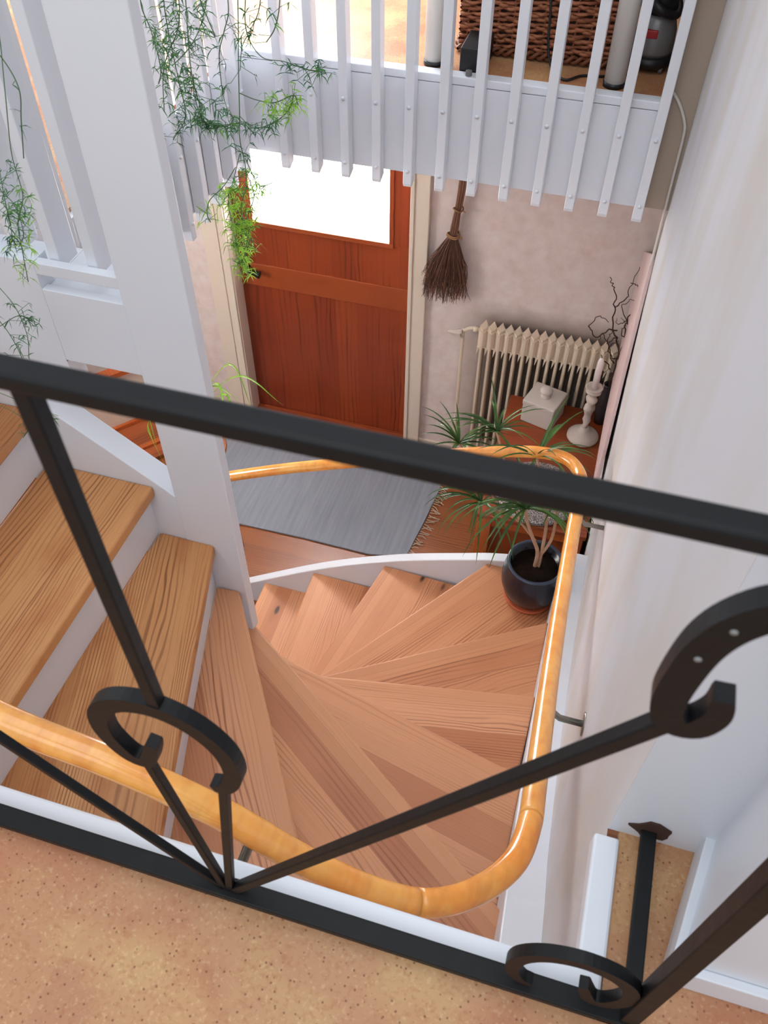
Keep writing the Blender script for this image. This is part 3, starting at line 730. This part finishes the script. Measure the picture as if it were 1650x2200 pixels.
m = MB(); m.tube([(cxs, cys, CT + .475), (cxs - .002, cys, CT + .490), (cxs - .008, cys, CT + .497)], .0018, 5); CN.part(m, 'wick', 'wick')
# vase with twisted twigs
VS = Thing('twig_vase', (.158, 3.22, CT), 'dark slim vase holding twisted bare twigs in the hall corner', 'vase')
m = MB(); m.lathe([(0, 0), (.028, 0), (.034, .05), (.034, .12), (.024, .19), (.020, .22), (.025, .235), (.021, .235), (.016, .22), (.0, .2)], (.158, 3.22, CT + .001), 24); VS.part(m, 'vase', 'dark_vase', smooth=True)
random.seed(5); m = MB()
def wig(P, r0):
    Q = []
    P = catmull([(p[0], p[1], p[2]) for p in P], 4)
    for i, p in enumerate(P): Q.append(p + Vector((random.uniform(-1, 1), random.uniform(-1, 1), random.uniform(-1, 1))) * .0055)
    m.tube(Q, lambda u: r0 * (1 - .6 * u), 5, smoothpts=2)
tw = lambda u, v: (-.0, 0)
B = [(.158, 3.22, .84), (.160, 3.18, 1.0), (.160, 3.15, 1.12)]
wig(B, .0055)
wig([(.160, 3.15, 1.10), (.131, 3.15, 1.20), (.108, 3.14, 1.26), (.093, 3.15, 1.35), (.080, 3.15, 1.42), (.061, 3.15, 1.458), (.050, 3.14, 1.49)], .004)
wig([(.093, 3.15, 1.35), (.13, 3.14, 1.41), (.135, 3.15, 1.47), (.150, 3.15, 1.56)], .003)
wig([(.135, 3.15, 1.47), (.16, 3.14, 1.475), (.175, 3.15, 1.44), (.185, 3.15, 1.47)], .0022)
wig([(.131, 3.15, 1.23), (.09, 3.14, 1.24), (.05, 3.15, 1.19), (.020, 3.15, 1.22), (.010, 3.14, 1.25), (.04, 3.15, 1.29), (.085, 3.14, 1.28)], .0035)
wig([(.160, 3.15, 1.08), (.17, 3.14, 1.20), (.155, 3.15, 1.29), (.175, 3.15, 1.35), (.19, 3.14, 1.43), (.183, 3.15, 1.5)], .004)
wig([(.16, 3.15, 1.28), (.12, 3.15, 1.36), (.15, 3.14, 1.40), (.19, 3.15, 1.42)], .0022)
wig([(.150, 3.16, 1.06), (.115, 3.14, 1.13), (.100, 3.15, 1.20), (.115, 3.13, 1.25)], .003)
wig([(.145, 3.16, 1.02), (.11, 3.14, 1.07), (.09, 3.15, 1.03), (.105, 3.14, .99), (.135, 3.15, 1.03)], .003)
wig([(.165, 3.15, 1.12), (.19, 3.14, 1.17), (.185, 3.15, 1.25), (.2, 3.14, 1.29)], .003)
wig([(.131, 3.15, 1.20), (.10, 3.14, 1.17), (.075, 3.15, 1.21), (.06, 3.14, 1.18)], .0028)
wig([(.17, 3.14, 1.20), (.145, 3.15, 1.24), (.16, 3.14, 1.28), (.13, 3.15, 1.31)], .0026)
wig([(.155, 3.15, 1.29), (.125, 3.15, 1.27), (.11, 3.14, 1.31)], .0024)
wig([(.160, 3.15, 1.08), (.13, 3.15, 1.10), (.115, 3.14, 1.16), (.14, 3.15, 1.19)], .003)
VS.part(m, 'twigs', 'branch_bark')

# pink board by the corner
m = MB(); pb = [(3.43, 1.46), (3.12, 1.64), (2.80, 1.83), (2.72, 1.62), (2.62, 1.40), (2.50, 1.18), (2.46, 1.02), (2.50, .92), (2.60, .875), (2.80, .87), (3.02, .875), (3.20, .96), (3.34, 1.09), (3.42, 1.28)]
m.prism(pb, .164, .178, lambda u, v, w: (w, u, v))
tag(m.build('wall_board', 'pink_paint', loc=(.17, 3.0, 1.3), bevel=.003), 'pale pink board with rounded lower corner on the right hall wall', 'board')
# cable pipe on the pier
m = MB(); m.tube([(.096, 2.796, 2.375), (.122, 2.796, 2.345), (.150, 2.796, 2.295), (.160, 2.796, 2.25), (.163, 2.796, 2.1), (.166, 2.796, 1.95), (.168, 2.79, 1.80), (.168, 2.77, 1.45)], .0048, 8, smoothpts=4)
tag(m.build('conduit', 'white_paint_warm', loc=(.15, 2.8, 2.1), smooth=True), 'thin beige conduit bending down the brown wall corner right of the far slats', 'conduit')

# ------------------------------------------------------------------ plants
def leafy(T_, c, n, L, w, mat, up=.55, seedv=1, droop=1., spread=(0, 2 * PI), name='leaf'):
    random.seed(seedv)
    m = MB()
    for k in range(n):
        a = random.uniform(*spread); el = random.uniform(.1, 1.25) * up + .1; l = L * random.uniform(.7, 1.1)
        d = Vector((math.cos(a) * math.cos(el), math.sin(a) * math.cos(el), math.sin(el)))
        P = [Vector(c)]; v = d.copy(); st = l / 9
        for i in range(9):
            P.append(P[-1] + v * st); v = (v + Vector((0, 0, -.19 * droop * (1 + i * .12)))).normalized()
        P = [Vector((min(p.x, .160 + .004 * i), p.y, p.z)) if p.x > .160 else p for i, p in enumerate(P)]
        m.ribbon([Vector((min(p.x, .168), p.y, p.z)) for p in P], w * random.uniform(.8, 1.1))
    return m
PC = (.008, 2.045)
PL = Thing('potted_dragon_tree', (PC[0], PC[1], .72), 'dragon tree with narrow arching leaves in a navy pot on the corner tread', 'potted plant')
m = MB(); m.lathe([(0, 0), (.082, 0), (.104, .035), (.118, .085), (.120, .125), (.114, .165), (.108, .190), (.108, .198), (.096, .198), (.098, .17), (0, .165)], (PC[0], PC[1], .742), 48)
pot = PL.part(m, 'pot', 'navy_glaze', smooth=True)
m = MB(); P = [(PC[0] + .102 * math.cos(a), PC[1] + .102 * math.sin(a), .940) for a in [2 * PI * k / 48 for k in range(49)]]
m.tube(P, .0075, 8, flat=.7); PL.part(m, 'rim', 'rim_glaze', sub=pot, org=tuple(Vector((PC[0], PC[1], .742))), smooth=True)
m = MB(); m.lathe([(0, 0), (.088, 0), (.098, .014), (.100, .020), (.092, .020), (0, .015)], (PC[0], PC[1], .7215), 40); tag(PL.part(m, 'saucer', 'terracotta', smooth=True), 'terracotta saucer')
m = MB(); random.seed(9)
m.lathe([(0, .0), (.0975, .0), (.0975, .008), (.05, .014), (0, .016)], (PC[0], PC[1], .902), 30)
for k in range(160):
    a = random.uniform(0, 2 * PI); r_ = .09 * math.sqrt(random.random()); q = random.uniform(.004, .009)
    c_ = Vector((PC[0] + r_ * math.cos(a), PC[1] + r_ * math.sin(a), .914)); V = [c_ + Vector((random.uniform(-q, q), random.uniform(-q, q), random.uniform(0, q))) for _ in range(4)]
    m.add(V, [(0, 1, 2), (0, 2, 3), (0, 3, 1), (1, 3, 2)])
PL.part(m, 'soil', 'soil')
ends = {'a': (-.069, 2.05, 1.215), 'b': (-.070, 2.13, 1.40), 'c': (-.362, 2.25, 1.27), 'd': (-.236, 2.30, 1.32), 'e': (-.236, 2.12, 1.12), 'f': (.035, 2.12, 1.20)}
m = MB(); b0 = Vector((PC[0], PC[1], .90))
m.tube([b0, b0 + Vector((-.002, 0, .10)), b0 + Vector((-.03, .01, .16)), b0 + Vector((-.06, .01, .24)), ends['a']], lambda u: .0085 - .003 * u, 8, smoothpts=4)
m.tube([b0 + Vector((.012, .0, 0)), b0 + Vector((.012, .005, .12)), b0 + Vector((.004, .02, .26)), b0 + Vector((-.03, .05, .4)), ends['b']], lambda u: .007 - .002 * u, 8, smoothpts=4)
m.tube([b0 + Vector((.012, .0, .09)), b0 + Vector((.035, .01, .17)), b0 + Vector((.036, .03, .25)), ends['f']], lambda u: .006 - .001 * u, 8, smoothpts=4)
m.tube([b0 + Vector((-.02, .01, .15)), b0 + Vector((-.09, .04, .2)), b0 + Vector((-.16, .06, .21)), ends['e']], .0048, 8, smoothpts=4)
m.tube([b0 + Vector((-.09, .04, .2)), b0 + Vector((-.16, .14, .30)), ends['d']], .0048, 8, smoothpts=4)
m.tube([b0 + Vector((-.16, .06, .21)), b0 + Vector((-.26, .14, .28)), ends['c']], .0045, 8, smoothpts=4)
PL.part(m, 'trunk', 'trunk_bark', smooth=True)
for i, (k, n_, L) in enumerate((('a', 30, .33), ('b', 16, .27), ('c', 19, .21), ('d', 20, .23), ('e', 24, .27), ('f', 12, .20))):
    mm = leafy(PL, ends[k], n_, L, .0108, None, seedv=30 + i, droop=1.15 if k in 'ae' else .6, up=.72 if k in 'ae' else .85)
    PL.part(mm, 'leaf_crown', 'dracaena_leaf', org=ends[k])

# spider plant behind the post
SP = Thing('spider_plant', (-1.62, 2.46, 0), 'bright green spider plant, mostly hidden behind the broad white post', 'potted plant')
m = MB(); m.lathe([(0, 0), (.07, 0), (.095, .16), (.10, .17), (.09, .17), (0, .15)], (-1.62, 2.46, .70), 28); SP.part(m, 'pot', 'stoneware', smooth=True)
m = MB(); m.lathe([(0, 0), (.14, 0), (.14, .025), (0, .025)], (-1.62, 2.46, .675), 28)
for a in range(3): m.tube([(-1.62 + .1 * math.cos(a * 2.09), 2.46 + .1 * math.sin(a * 2.09), .68), (-1.62 + .14 * math.cos(a * 2.09), 2.46 + .14 * math.sin(a * 2.09), .0)], .011, 8)
SP.part(m, 'plant_stool', 'shelf_wood')
m = MB(); c0 = Vector((-1.62, 2.46, .87))
for tgt, mid in (((-1.45, 2.44, 1.335), (-1.50, 2.44, 1.2)), ((-1.155, 2.46, 1.07), (-1.35, 2.46, 1.18)), ((-1.44, 2.40, .70), (-1.42, 2.42, 1.15)), ((-1.40, 2.38, .82), (-1.38, 2.4, 1.12)), ((-1.53, 2.35, .70), (-1.48, 2.36, 1.0)),
                 ((-1.33, 2.42, 1.08), (-1.46, 2.43, 1.12)), ((-1.32, 2.5, .93), (-1.40, 2.5, 1.2)), ((-1.79, 2.43, .50), (-1.80, 2.40, .85)), ((-1.83, 2.45, .62), (-1.80, 2.45, .95)), ((-1.74, 2.40, .42), (-1.70, 2.36, .85)), ((-1.47, 2.42, 1.29), (-1.52, 2.42, 1.1)), ((-1.58, 2.6, 1.2), (-1.6, 2.55, 1.1)), ((-1.40, 2.36, 1.20), (-1.48, 2.38, 1.19))):
    m.ribbon(catmull([c0, mid, tgt], 8), .014)
SP.part(m, 'leaves', 'spider_leaf')

# asparagus ferns
RIGHT = [
 ((-0.867,1.861,2.881),(-0.921,1.948,2.737),(-0.908,1.896,2.666),(-0.898,1.854,2.589),(-0.939,1.921,2.485),(-0.946,1.947,2.411),(-0.921,1.886,2.382),(-0.923,1.850,2.349),(-0.951,1.898,2.265),(-0.981,1.950,2.158),(-0.976,1.905,2.096)),
 ((-1.047,1.861,2.864),(-1.100,1.943,2.750),(-1.086,1.921,2.688),(-1.043,1.851,2.636),(-1.067,1.897,2.537),(-1.144,1.950,2.443)),
 ((-0.992,1.861,2.870),(-1.045,1.943,2.756),(-1.042,1.925,2.702),(-1.008,1.854,2.660),(-1.017,1.887,2.570),(-1.042,1.944,2.502),(-0.977,1.942,2.504)),
 ((-1.098,1.861,2.860),(-1.155,1.936,2.766),(-1.148,1.940,2.726),(-1.103,1.877,2.712),(-1.088,1.856,2.660),(-1.134,1.912,2.601)),
 ((-0.931,1.861,2.875),(-0.995,1.940,2.771),(-1.018,1.933,2.722),(-1.020,1.869,2.704),(-1.054,1.854,2.675)),
 ((-0.809,1.861,2.886),(-0.861,1.940,2.785),(-0.883,1.937,2.745),(-0.881,1.873,2.728),(-0.885,1.856,2.684)),
 ((-0.938,1.949,2.588),(-0.879,1.914,2.594),(-0.811,1.865,2.617),(-0.757,1.850,2.646),(-0.761,1.884,2.610)),
 ((-0.846,1.861,2.883),(-0.902,1.948,2.739),(-0.855,1.911,2.697),(-0.777,1.861,2.713),(-0.721,1.856,2.704),(-0.693,1.899,2.685)),
 ((-0.940,1.940,2.535),(-0.880,1.884,2.539),(-0.810,1.853,2.577),(-0.772,1.853,2.611),(-0.763,1.873,2.641)),
 ((-0.952,1.902,2.420),(-1.018,1.950,2.334),(-1.050,1.920,2.304),(-1.032,1.861,2.299),(-1.023,1.856,2.279)),
 ((-0.927,1.887,2.467),(-0.988,1.949,2.352),(-0.995,1.920,2.313),(-0.960,1.856,2.287),(-0.964,1.878,2.189),(-0.978,1.941,2.088)),
 ((-0.806,1.943,2.863),(-0.781,1.869,2.825),(-0.792,1.859,2.781),(-0.840,1.916,2.727)),
 ((-0.916,1.892,2.454),(-0.925,1.947,2.376),(-0.901,1.933,2.361),(-0.847,1.889,2.402)),
 ((-0.938,1.943,2.851),(-0.900,1.865,2.805),(-0.917,1.862,2.757),(-0.970,1.930,2.677),(-0.975,1.933,2.590),(-0.934,1.868,2.578)),
 ((-1.004,1.854,2.661),(-1.023,1.878,2.596),(-1.041,1.943,2.506),(-0.989,1.943,2.506),(-0.919,1.904,2.540)),
 ((-1.058,1.943,2.840),(-1.019,1.865,2.793),(-1.033,1.862,2.745),(-1.098,1.925,2.675),(-1.136,1.945,2.610),(-1.107,1.868,2.555)),
 ((-0.926,1.907,2.409),(-0.932,1.950,2.321),(-0.937,1.900,2.279),(-0.914,1.850,2.243),(-0.973,1.893,2.134)),
 ((-1.018,1.943,2.844),(-0.969,1.873,2.814),(-0.945,1.856,2.775),(-0.967,1.912,2.725),(-1.027,1.943,2.728)),
]
# density (sprigs per metre) and leaf tone for each strand: 0 dark, 1 mid, 2 lime; start fraction
RD_ = [(95, 1, .45), (120, 0, .1), (150, 0, .2), (70, 0, 0), (60, 0, 0), (90, 0, .2), (120, 2, .3), (55, 0, .5), (190, 1, .15), (80, 2, .2), (230, 2, .15), (30, 0, .3), (120, 2, .2), (60, 0, .2), (170, 0, .1), (110, 0, 0), (230, 2, .1), (50, 0, .1)]
def strandset(T_, strands, spec, sc_, seedv):
    random.seed(seedv); st = MB(); tones = [MB(), MB(), MB()]
    for P, (den, tone, f0) in zip(strands, spec):
        Q = catmull(P, 8); st.tube(Q, .0009 * sc_, 4, cap=False)
        ln = sum((Q[i + 1] - Q[i]).length for i in range(len(Q) - 1)); n = int(ln * den)
        for k in range(n):
            u = f0 + (1 - f0) * random.random(); i = min(int(u * (len(Q) - 1)), len(Q) - 2)
            fr = u * (len(Q) - 1) - i; p = Q[i].lerp(Q[i + 1], fr)
            # short side shoot then a whorl of leaves
            sh = Vector((random.gauss(0, 1), random.gauss(0, .8), random.gauss(0, .7) - .2)).normalized() * random.uniform(0, .03) * sc_
            if sh.length > .012: st.tube([p, p + sh], .0005 * sc_, 3, cap=False)
            p2 = p + sh; tn = tone if random.random() < .75 else random.choice((0, 1, 2) if tone else (0, 0, 1))
            if tone == 1 and u < .5: tn = 0
            if tone == 1 and u > .68: tn = 2
            for j in range(random.choice((2, 3, 3, 4, 5))):
                d = Vector((random.gauss(0, 1), random.gauss(0, .8), random.gauss(-.35, .7)))
                tones[tn].needle(p2, d, random.uniform(.010, .022) * sc_, .0019 * sc_, random.uniform(.1, .5))
    T_.part(st, 'stems', 'fern_stem')
    for mb_, mt in zip(tones, ('fern_leaf_dark', 'fern_leaf', 'fern_leaf_lime')):
        if mb_.v:
            o_ = T_.part(mb_, 'foliage', mt); 
AF = Thing('hanging_asparagus_fern', (-.95, 1.9, 3.42), 'feathery asparagus fern trailing down in front of the hall door, right of the broad post', 'hanging plant')
m = MB(); m.lathe([(0, 0), (.07, 0), (.10, .12), (.105, .14), (.095, .14), (0, .12)], (-.95, 1.9, 3.42), 24)
for a in range(3): m.tube([(-.95 + .1 * math.cos(a * 2.09), 1.9 + .1 * math.sin(a * 2.09), 3.56), (-.95, 1.9, 4.2)], .002, 5)
AF.part(m, 'hanging_pot', 'leg_white')
m = MB()
for P in RIGHT:
    if P[0][2] > 2.8:
        a = Vector(P[0]); c0 = Vector((-.95, 1.9, 3.55)); m.tube(catmull([c0, c0 + (a - c0) * .35 + Vector((a.x + .95, a.y - 1.9, 0)) * 1.2 + Vector((0, 0, .08)), a], 6), .0009, 4, cap=False)
AF.part(m, 'runner', 'fern_stem')
strandset(AF, RIGHT, RD_, 1.35, 77)
LEFT = [
 ((-0.874,1.080,3.107),(-0.890,1.098,3.031),(-0.886,1.065,2.955),(-0.918,1.074,2.855),(-0.946,1.100,2.767),(-0.948,1.069,2.733),(-0.959,1.069,2.678),(-0.998,1.100,2.590)),
 ((-0.957,1.080,2.940),(-0.970,1.098,2.836),(-0.954,1.065,2.776),(-0.972,1.074,2.709),(-1.014,1.100,2.650)),
 ((-0.918,1.080,3.034),(-0.901,1.098,2.992),(-0.860,1.065,2.965),(-0.881,1.074,2.911),(-0.920,1.100,2.835)),
 ((-1.085,1.080,2.630),(-1.065,1.098,2.563),(-1.015,1.065,2.550),(-1.022,1.074,2.483),(-1.064,1.100,2.397)),
 ((-1.171,1.080,2.423),(-1.101,1.098,2.470),(-1.015,1.065,2.536),(-0.997,1.074,2.521)),
 ((-1.121,1.080,2.543),(-1.097,1.098,2.480),(-1.050,1.065,2.467),(-1.055,1.074,2.413)),
 ((-1.216,1.080,2.315),(-1.133,1.098,2.268),(-1.038,1.065,2.289),(-1.040,1.074,2.260)),
 ((-1.234,1.080,2.271),(-1.169,1.098,2.232),(-1.101,1.065,2.236),(-1.139,1.074,2.178)),
 ((-1.002,1.080,2.832),(-0.992,1.098,2.777),(-0.939,1.065,2.771),(-0.948,1.074,2.713),(-0.991,1.100,2.663)),
]
LD_ = [(75, 1, .45), (110, 0, .3), (14, 0, .3), (30, 0, .4), (60, 0, .5), (45, 0, .3), (45, 0, .6), (60, 0, .5), (110, 1, .3)]
AL = Thing('hanging_asparagus_fern', (-1.15, 1.08, 3.45), 'feathery asparagus fern trailing at the left edge, left of the broad post', 'hanging plant')
m = MB(); m.lathe([(0, 0), (.06, 0), (.09, .11), (.095, .13), (.085, .13), (0, .11)], (-1.15, 1.08, 3.45), 24)
for a in range(3): m.tube([(-1.15 + .09 * math.cos(a * 2.09), 1.08 + .09 * math.sin(a * 2.09), 3.58), (-1.15, 1.08, 4.2)], .002, 5)
AL.part(m, 'hanging_pot', 'leg_white')
m = MB()
for P in LEFT:
    a = Vector(P[0]); c0 = Vector((-1.15, 1.08, 3.57)); m.tube(catmull([c0, c0 + (a - c0) * .3 + Vector((-.12, 0, .03)), a], 6), .0008, 4, cap=False)
AL.part(m, 'runner', 'fern_stem')
strandset(AL, LEFT, LD_, .95, 78)

# ------------------------------------------------------------------ shelf seen through the gap under the parapet
SH = Thing('low_shelf', (-2.25, 2.85, 0), 'low pine shelf with white back panel seen through the gap left of the post', 'shelf')
d0 = Vector((-2.531, 3.01)); d1 = Vector((-2.411, 3.158)); dr = (d1 - d0).normalized(); dn = Vector((dr.y, -dr.x))
ang = math.atan2(dr.y, dr.x)
def sp(a, b, z0, z1, c0, c1):
    """a,b along the shelf, c0,c1 across"""
    m = MB(); P = [d0 + dr * a + dn * c0, d0 + dr * b + dn * c0, d0 + dr * b + dn * c1, d0 + dr * a + dn * c1]
    m.prism([tuple(p) for p in P], z0, z1, lambda u, v, w: (u, v, w)); return m
og = lambda z: (d0.x, d0.y, z)
SH.part(sp(-.35, .36, .005, .03, -.0, .34), 'shelf_board', 'shelf_wood', org=og(0), rotz=ang)
SH.part(sp(-.35, .36, .03, .055, -.0, .022), 'back_lip', 'chest_stile', org=og(0), rotz=ang, bevel=.003)
SH.part(sp(-.35, .36, .03, .05, .22, .25), 'front_lip', 'chest_stile', org=og(0), rotz=ang, bevel=.003)
SH.part(sp(-.35, .36, .0, .40, -.03, -.002), 'back_panel', 'casing_paint', org=og(0), rotz=ang)
SH.part(sp(-.35, .36, .40, .43, -.035, .03), 'top_lip', 'chest_stile', org=og(0), rotz=ang)
SH.part(sp(-.38, -.35, .0, .43, -.03, .34), 'side_panel', 'chest_stile', org=og(0), rotz=ang)

# ================================================================== BALCONY OBJECTS
# desk legs
DK = Thing('desk', (-.38, 3.2, F2), 'desk on the balcony of which the round white legs with black feet show', 'desk')
for x, y in ((-.67, 2.872), (-.086, 2.876), (-.67, 3.62), (-.086, 3.62)):
    m = MB(); m.tube([(x, y, F2 + .014), (x, y, 3.05)], .0325, 28); lg = DK.part(m, 'leg', 'leg_white', org=(x, y, F2), smooth=True)
    m = MB(); m.tube([(x, y, F2 + .001), (x, y, F2 + .016)], .0345, 28); DK.part(m, 'foot', 'black_plastic', sub=lg, org=(x, y, F2), smooth=True)
DK.part(MB().box(-.76, .01, 2.83, 3.70, 3.05, 3.08), 'desktop', 'leg_white', bevel=.004)
# wicker basket
BK = Thing('wicker_basket', (-.36, 3.2, F2), 'large brown wicker basket standing on the balcony behind the far slats', 'basket')
random.seed(14); x0, x1, y0, y1 = -.615, -.105, 2.995, 3.36
per = []
N_ = 0
def perim(s_):
    w_, d_ = x1 - x0, y1 - y0; T_ = 2 * (w_ + d_); s_ %= T_
    if s_ < w_: return Vector((x0 + s_, y0, 0)), Vector((0, -1, 0))
    s_ -= w_
    if s_ < d_: return Vector((x1, y0 + s_, 0)), Vector((1, 0, 0))
    s_ -= d_
    if s_ < w_: return Vector((x1 - s_, y1, 0)), Vector((0, 1, 0))
    s_ -= w_
    return Vector((x0, y1 - s_, 0)), Vector((-1, 0, 0))
tot = 2 * (x1 - x0 + y1 - y0); m = MB()
pitch = tot / 70
for r_ in range(36):
    z = F2 + .035 + r_ * .0108; P = []
    for k in range(0, 281):
        s_ = tot * k / 280; p, nn = perim(s_); ph = PI * (s_ / pitch * 1.0 + r_)
        P.append(p + nn * (.0055 * math.sin(ph)) + Vector((0, 0, z + .0035 * math.sin(s_ * 37 + r_ * 2.1) + random.uniform(-.0008, .0008))))
    m.tube(P, .0058, 5, cap=False)
BK.part(m, 'weave', 'wicker', smooth=True)
m = MB()
for k in range(35):
    p, nn = perim(tot * (k + .5) / 35); m.tube([p + Vector((0, 0, F2 + .02)), p + Vector((0, 0, F2 + .44))], .004, 5)
BK.part(m, 'stake', 'wicker_dark')
m = MB()
for j, (zz, ofs) in enumerate(((.018, 0), (.022, PI))):
    P = []
    for k in range(0, 561):
        s_ = tot * k / 560; p, nn = perim(s_); ph = s_ / .018 * 2 + ofs
        P.append(p + nn * (.006 + .008 * math.cos(ph)) + Vector((0, 0, F2 + .018 + .008 * math.sin(ph))))
    m.tube(P, .0068, 5, cap=False)
BK.part(m, 'base_braid', 'wicker_dark', smooth=True)
m = MB(); P = [perim(tot * k / 280)[0] + perim(tot * k / 280)[1] * .004 + Vector((0, 0, F2 + .43)) for k in range(281)]
m.tube(P, .013, 8, cap=False); m.box(x0, x1, y0, y1, F2 + .42, F2 + .43); BK.part(m, 'rim', 'wicker_dark', smooth=False)
m = MB(); m.box(x0 + .012, x1 - .012, y0 + .012, y1 - .012, F2 + .02, F2 + .41); BK.part(m, 'lining', 'branch_bark')

m = MB(); m.box(-.578, -.498, 2.835, 2.985, F2 + .001, F2 + .075)
PB = Thing('power_box', (-.54, 2.9, F2), 'small black box lying on the balcony edge before the wicker basket', 'box')
PB.part(m, 'casing', 'black_plastic', bevel=.004)
m = MB(); m.tube([(-.538, 2.800, F2 + .006), (-.538, 2.800, F2 + .022)], .0105, 14)
tag(m.build('rubber_stopper', 'rubber_grey', loc=(-.538, 2.80, F2 + .006), smooth=False, bevel=.001), 'small grey round stopper on the white balcony edge beside the black box', 'stopper')
CB = MB(); CB.tube([(-.36, 2.972, 2.80), (-.335, 2.968, 2.60), (-.325, 2.962, 2.50), (-.315, 2.952, 2.40), (-.29, 2.93, 2.347), (-.24, 2.862, 2.345), (-.19, 2.91, 2.345), (-.126, 2.925, 2.345), (-.05, 2.96, 2.345)], .0042, 8, smoothpts=6)
tag(CB.build('power_cable', 'black_plastic', loc=(-.3, 2.95, 2.35), smooth=True), 'thin black cable hanging down the wicker basket onto the cork', 'cable')
# vacuum cleaner
vx, vy = .006, 3.06
VC = Thing('vacuum_cleaner', (vx, vy, F2), 'grey and black canister vacuum cleaner at the right end of the balcony', 'vacuum cleaner')
m = MB(); m.lathe([(0, .012), (.066, .012), (.074, .022), (.074, .036), (.064, .046), (0, .046)], (vx, vy, F2), 32); VC.part(m, 'wheel_base', 'black_plastic', smooth=True)
for a in (.6, 2.2, 3.8, 5.4):
    m = MB(); m.tube([(vx + .062 * math.cos(a) - .006, vy + .062 * math.sin(a), F2 + .0125), (vx + .062 * math.cos(a) + .006, vy + .062 * math.sin(a), F2 + .0125)], .0115, 12); VC.part(m, 'caster', 'rubber_grey', smooth=True)
m = MB(); m.lathe([(0, .046), (.060, .046), (.064, .06), (.062, .12), (.052, .155), (.044, .165), (0, .165)], (vx, vy, F2), 32); VC.part(m, 'drum', 'silver_plastic', smooth=True)
m = MB(); m.box(vx - .03, vx + .008, vy - .066, vy - .052, F2 + .105, F2 + .13); VC.part(m, 'latch', 'red_plastic', bevel=.003)
m = MB(); m.lathe([(0, .165), (.048, .165), (.05, .18), (.043, .26), (.03, .30), (0, .31)], (vx, vy, F2), 28); VC.part(m, 'motor_head', 'black_plastic', smooth=True)
m = MB(); m.tube([(vx - .05, vy - .03, F2 + .22), (vx + .0, vy - .07, F2 + .19), (vx + .05, vy - .03, F2 + .17), (vx + .04, vy + .04, F2 + .2), (vx - .03, vy + .05, F2 + .3), (vx - .05, vy - .0, F2 + .42), (vx + .02, vy - .03, F2 + .48), (vx + .06, vy - .01, F2 + .40), (vx + .055, vy, F2 + .3)], .013, 10, smoothpts=6)
VC.part(m, 'hose', 'black_plastic', smooth=True)
m = MB(); m.tube([(vx + .035, vy - .05, F2 + .34), (vx + .062, vy - .05, F2 + .26), (vx + .07, vy - .055, F2 + .22), (vx + .075, vy - .05, F2 + .28), (vx + .06, vy - .04, F2 + .36)], .003, 6, smoothpts=5)
VC.part(m, 'cord', 'black_plastic', smooth=True)

# ------------------------------------------------------------------ tidy
for o in PARTS:
    if '_w' in o: del o['_w']
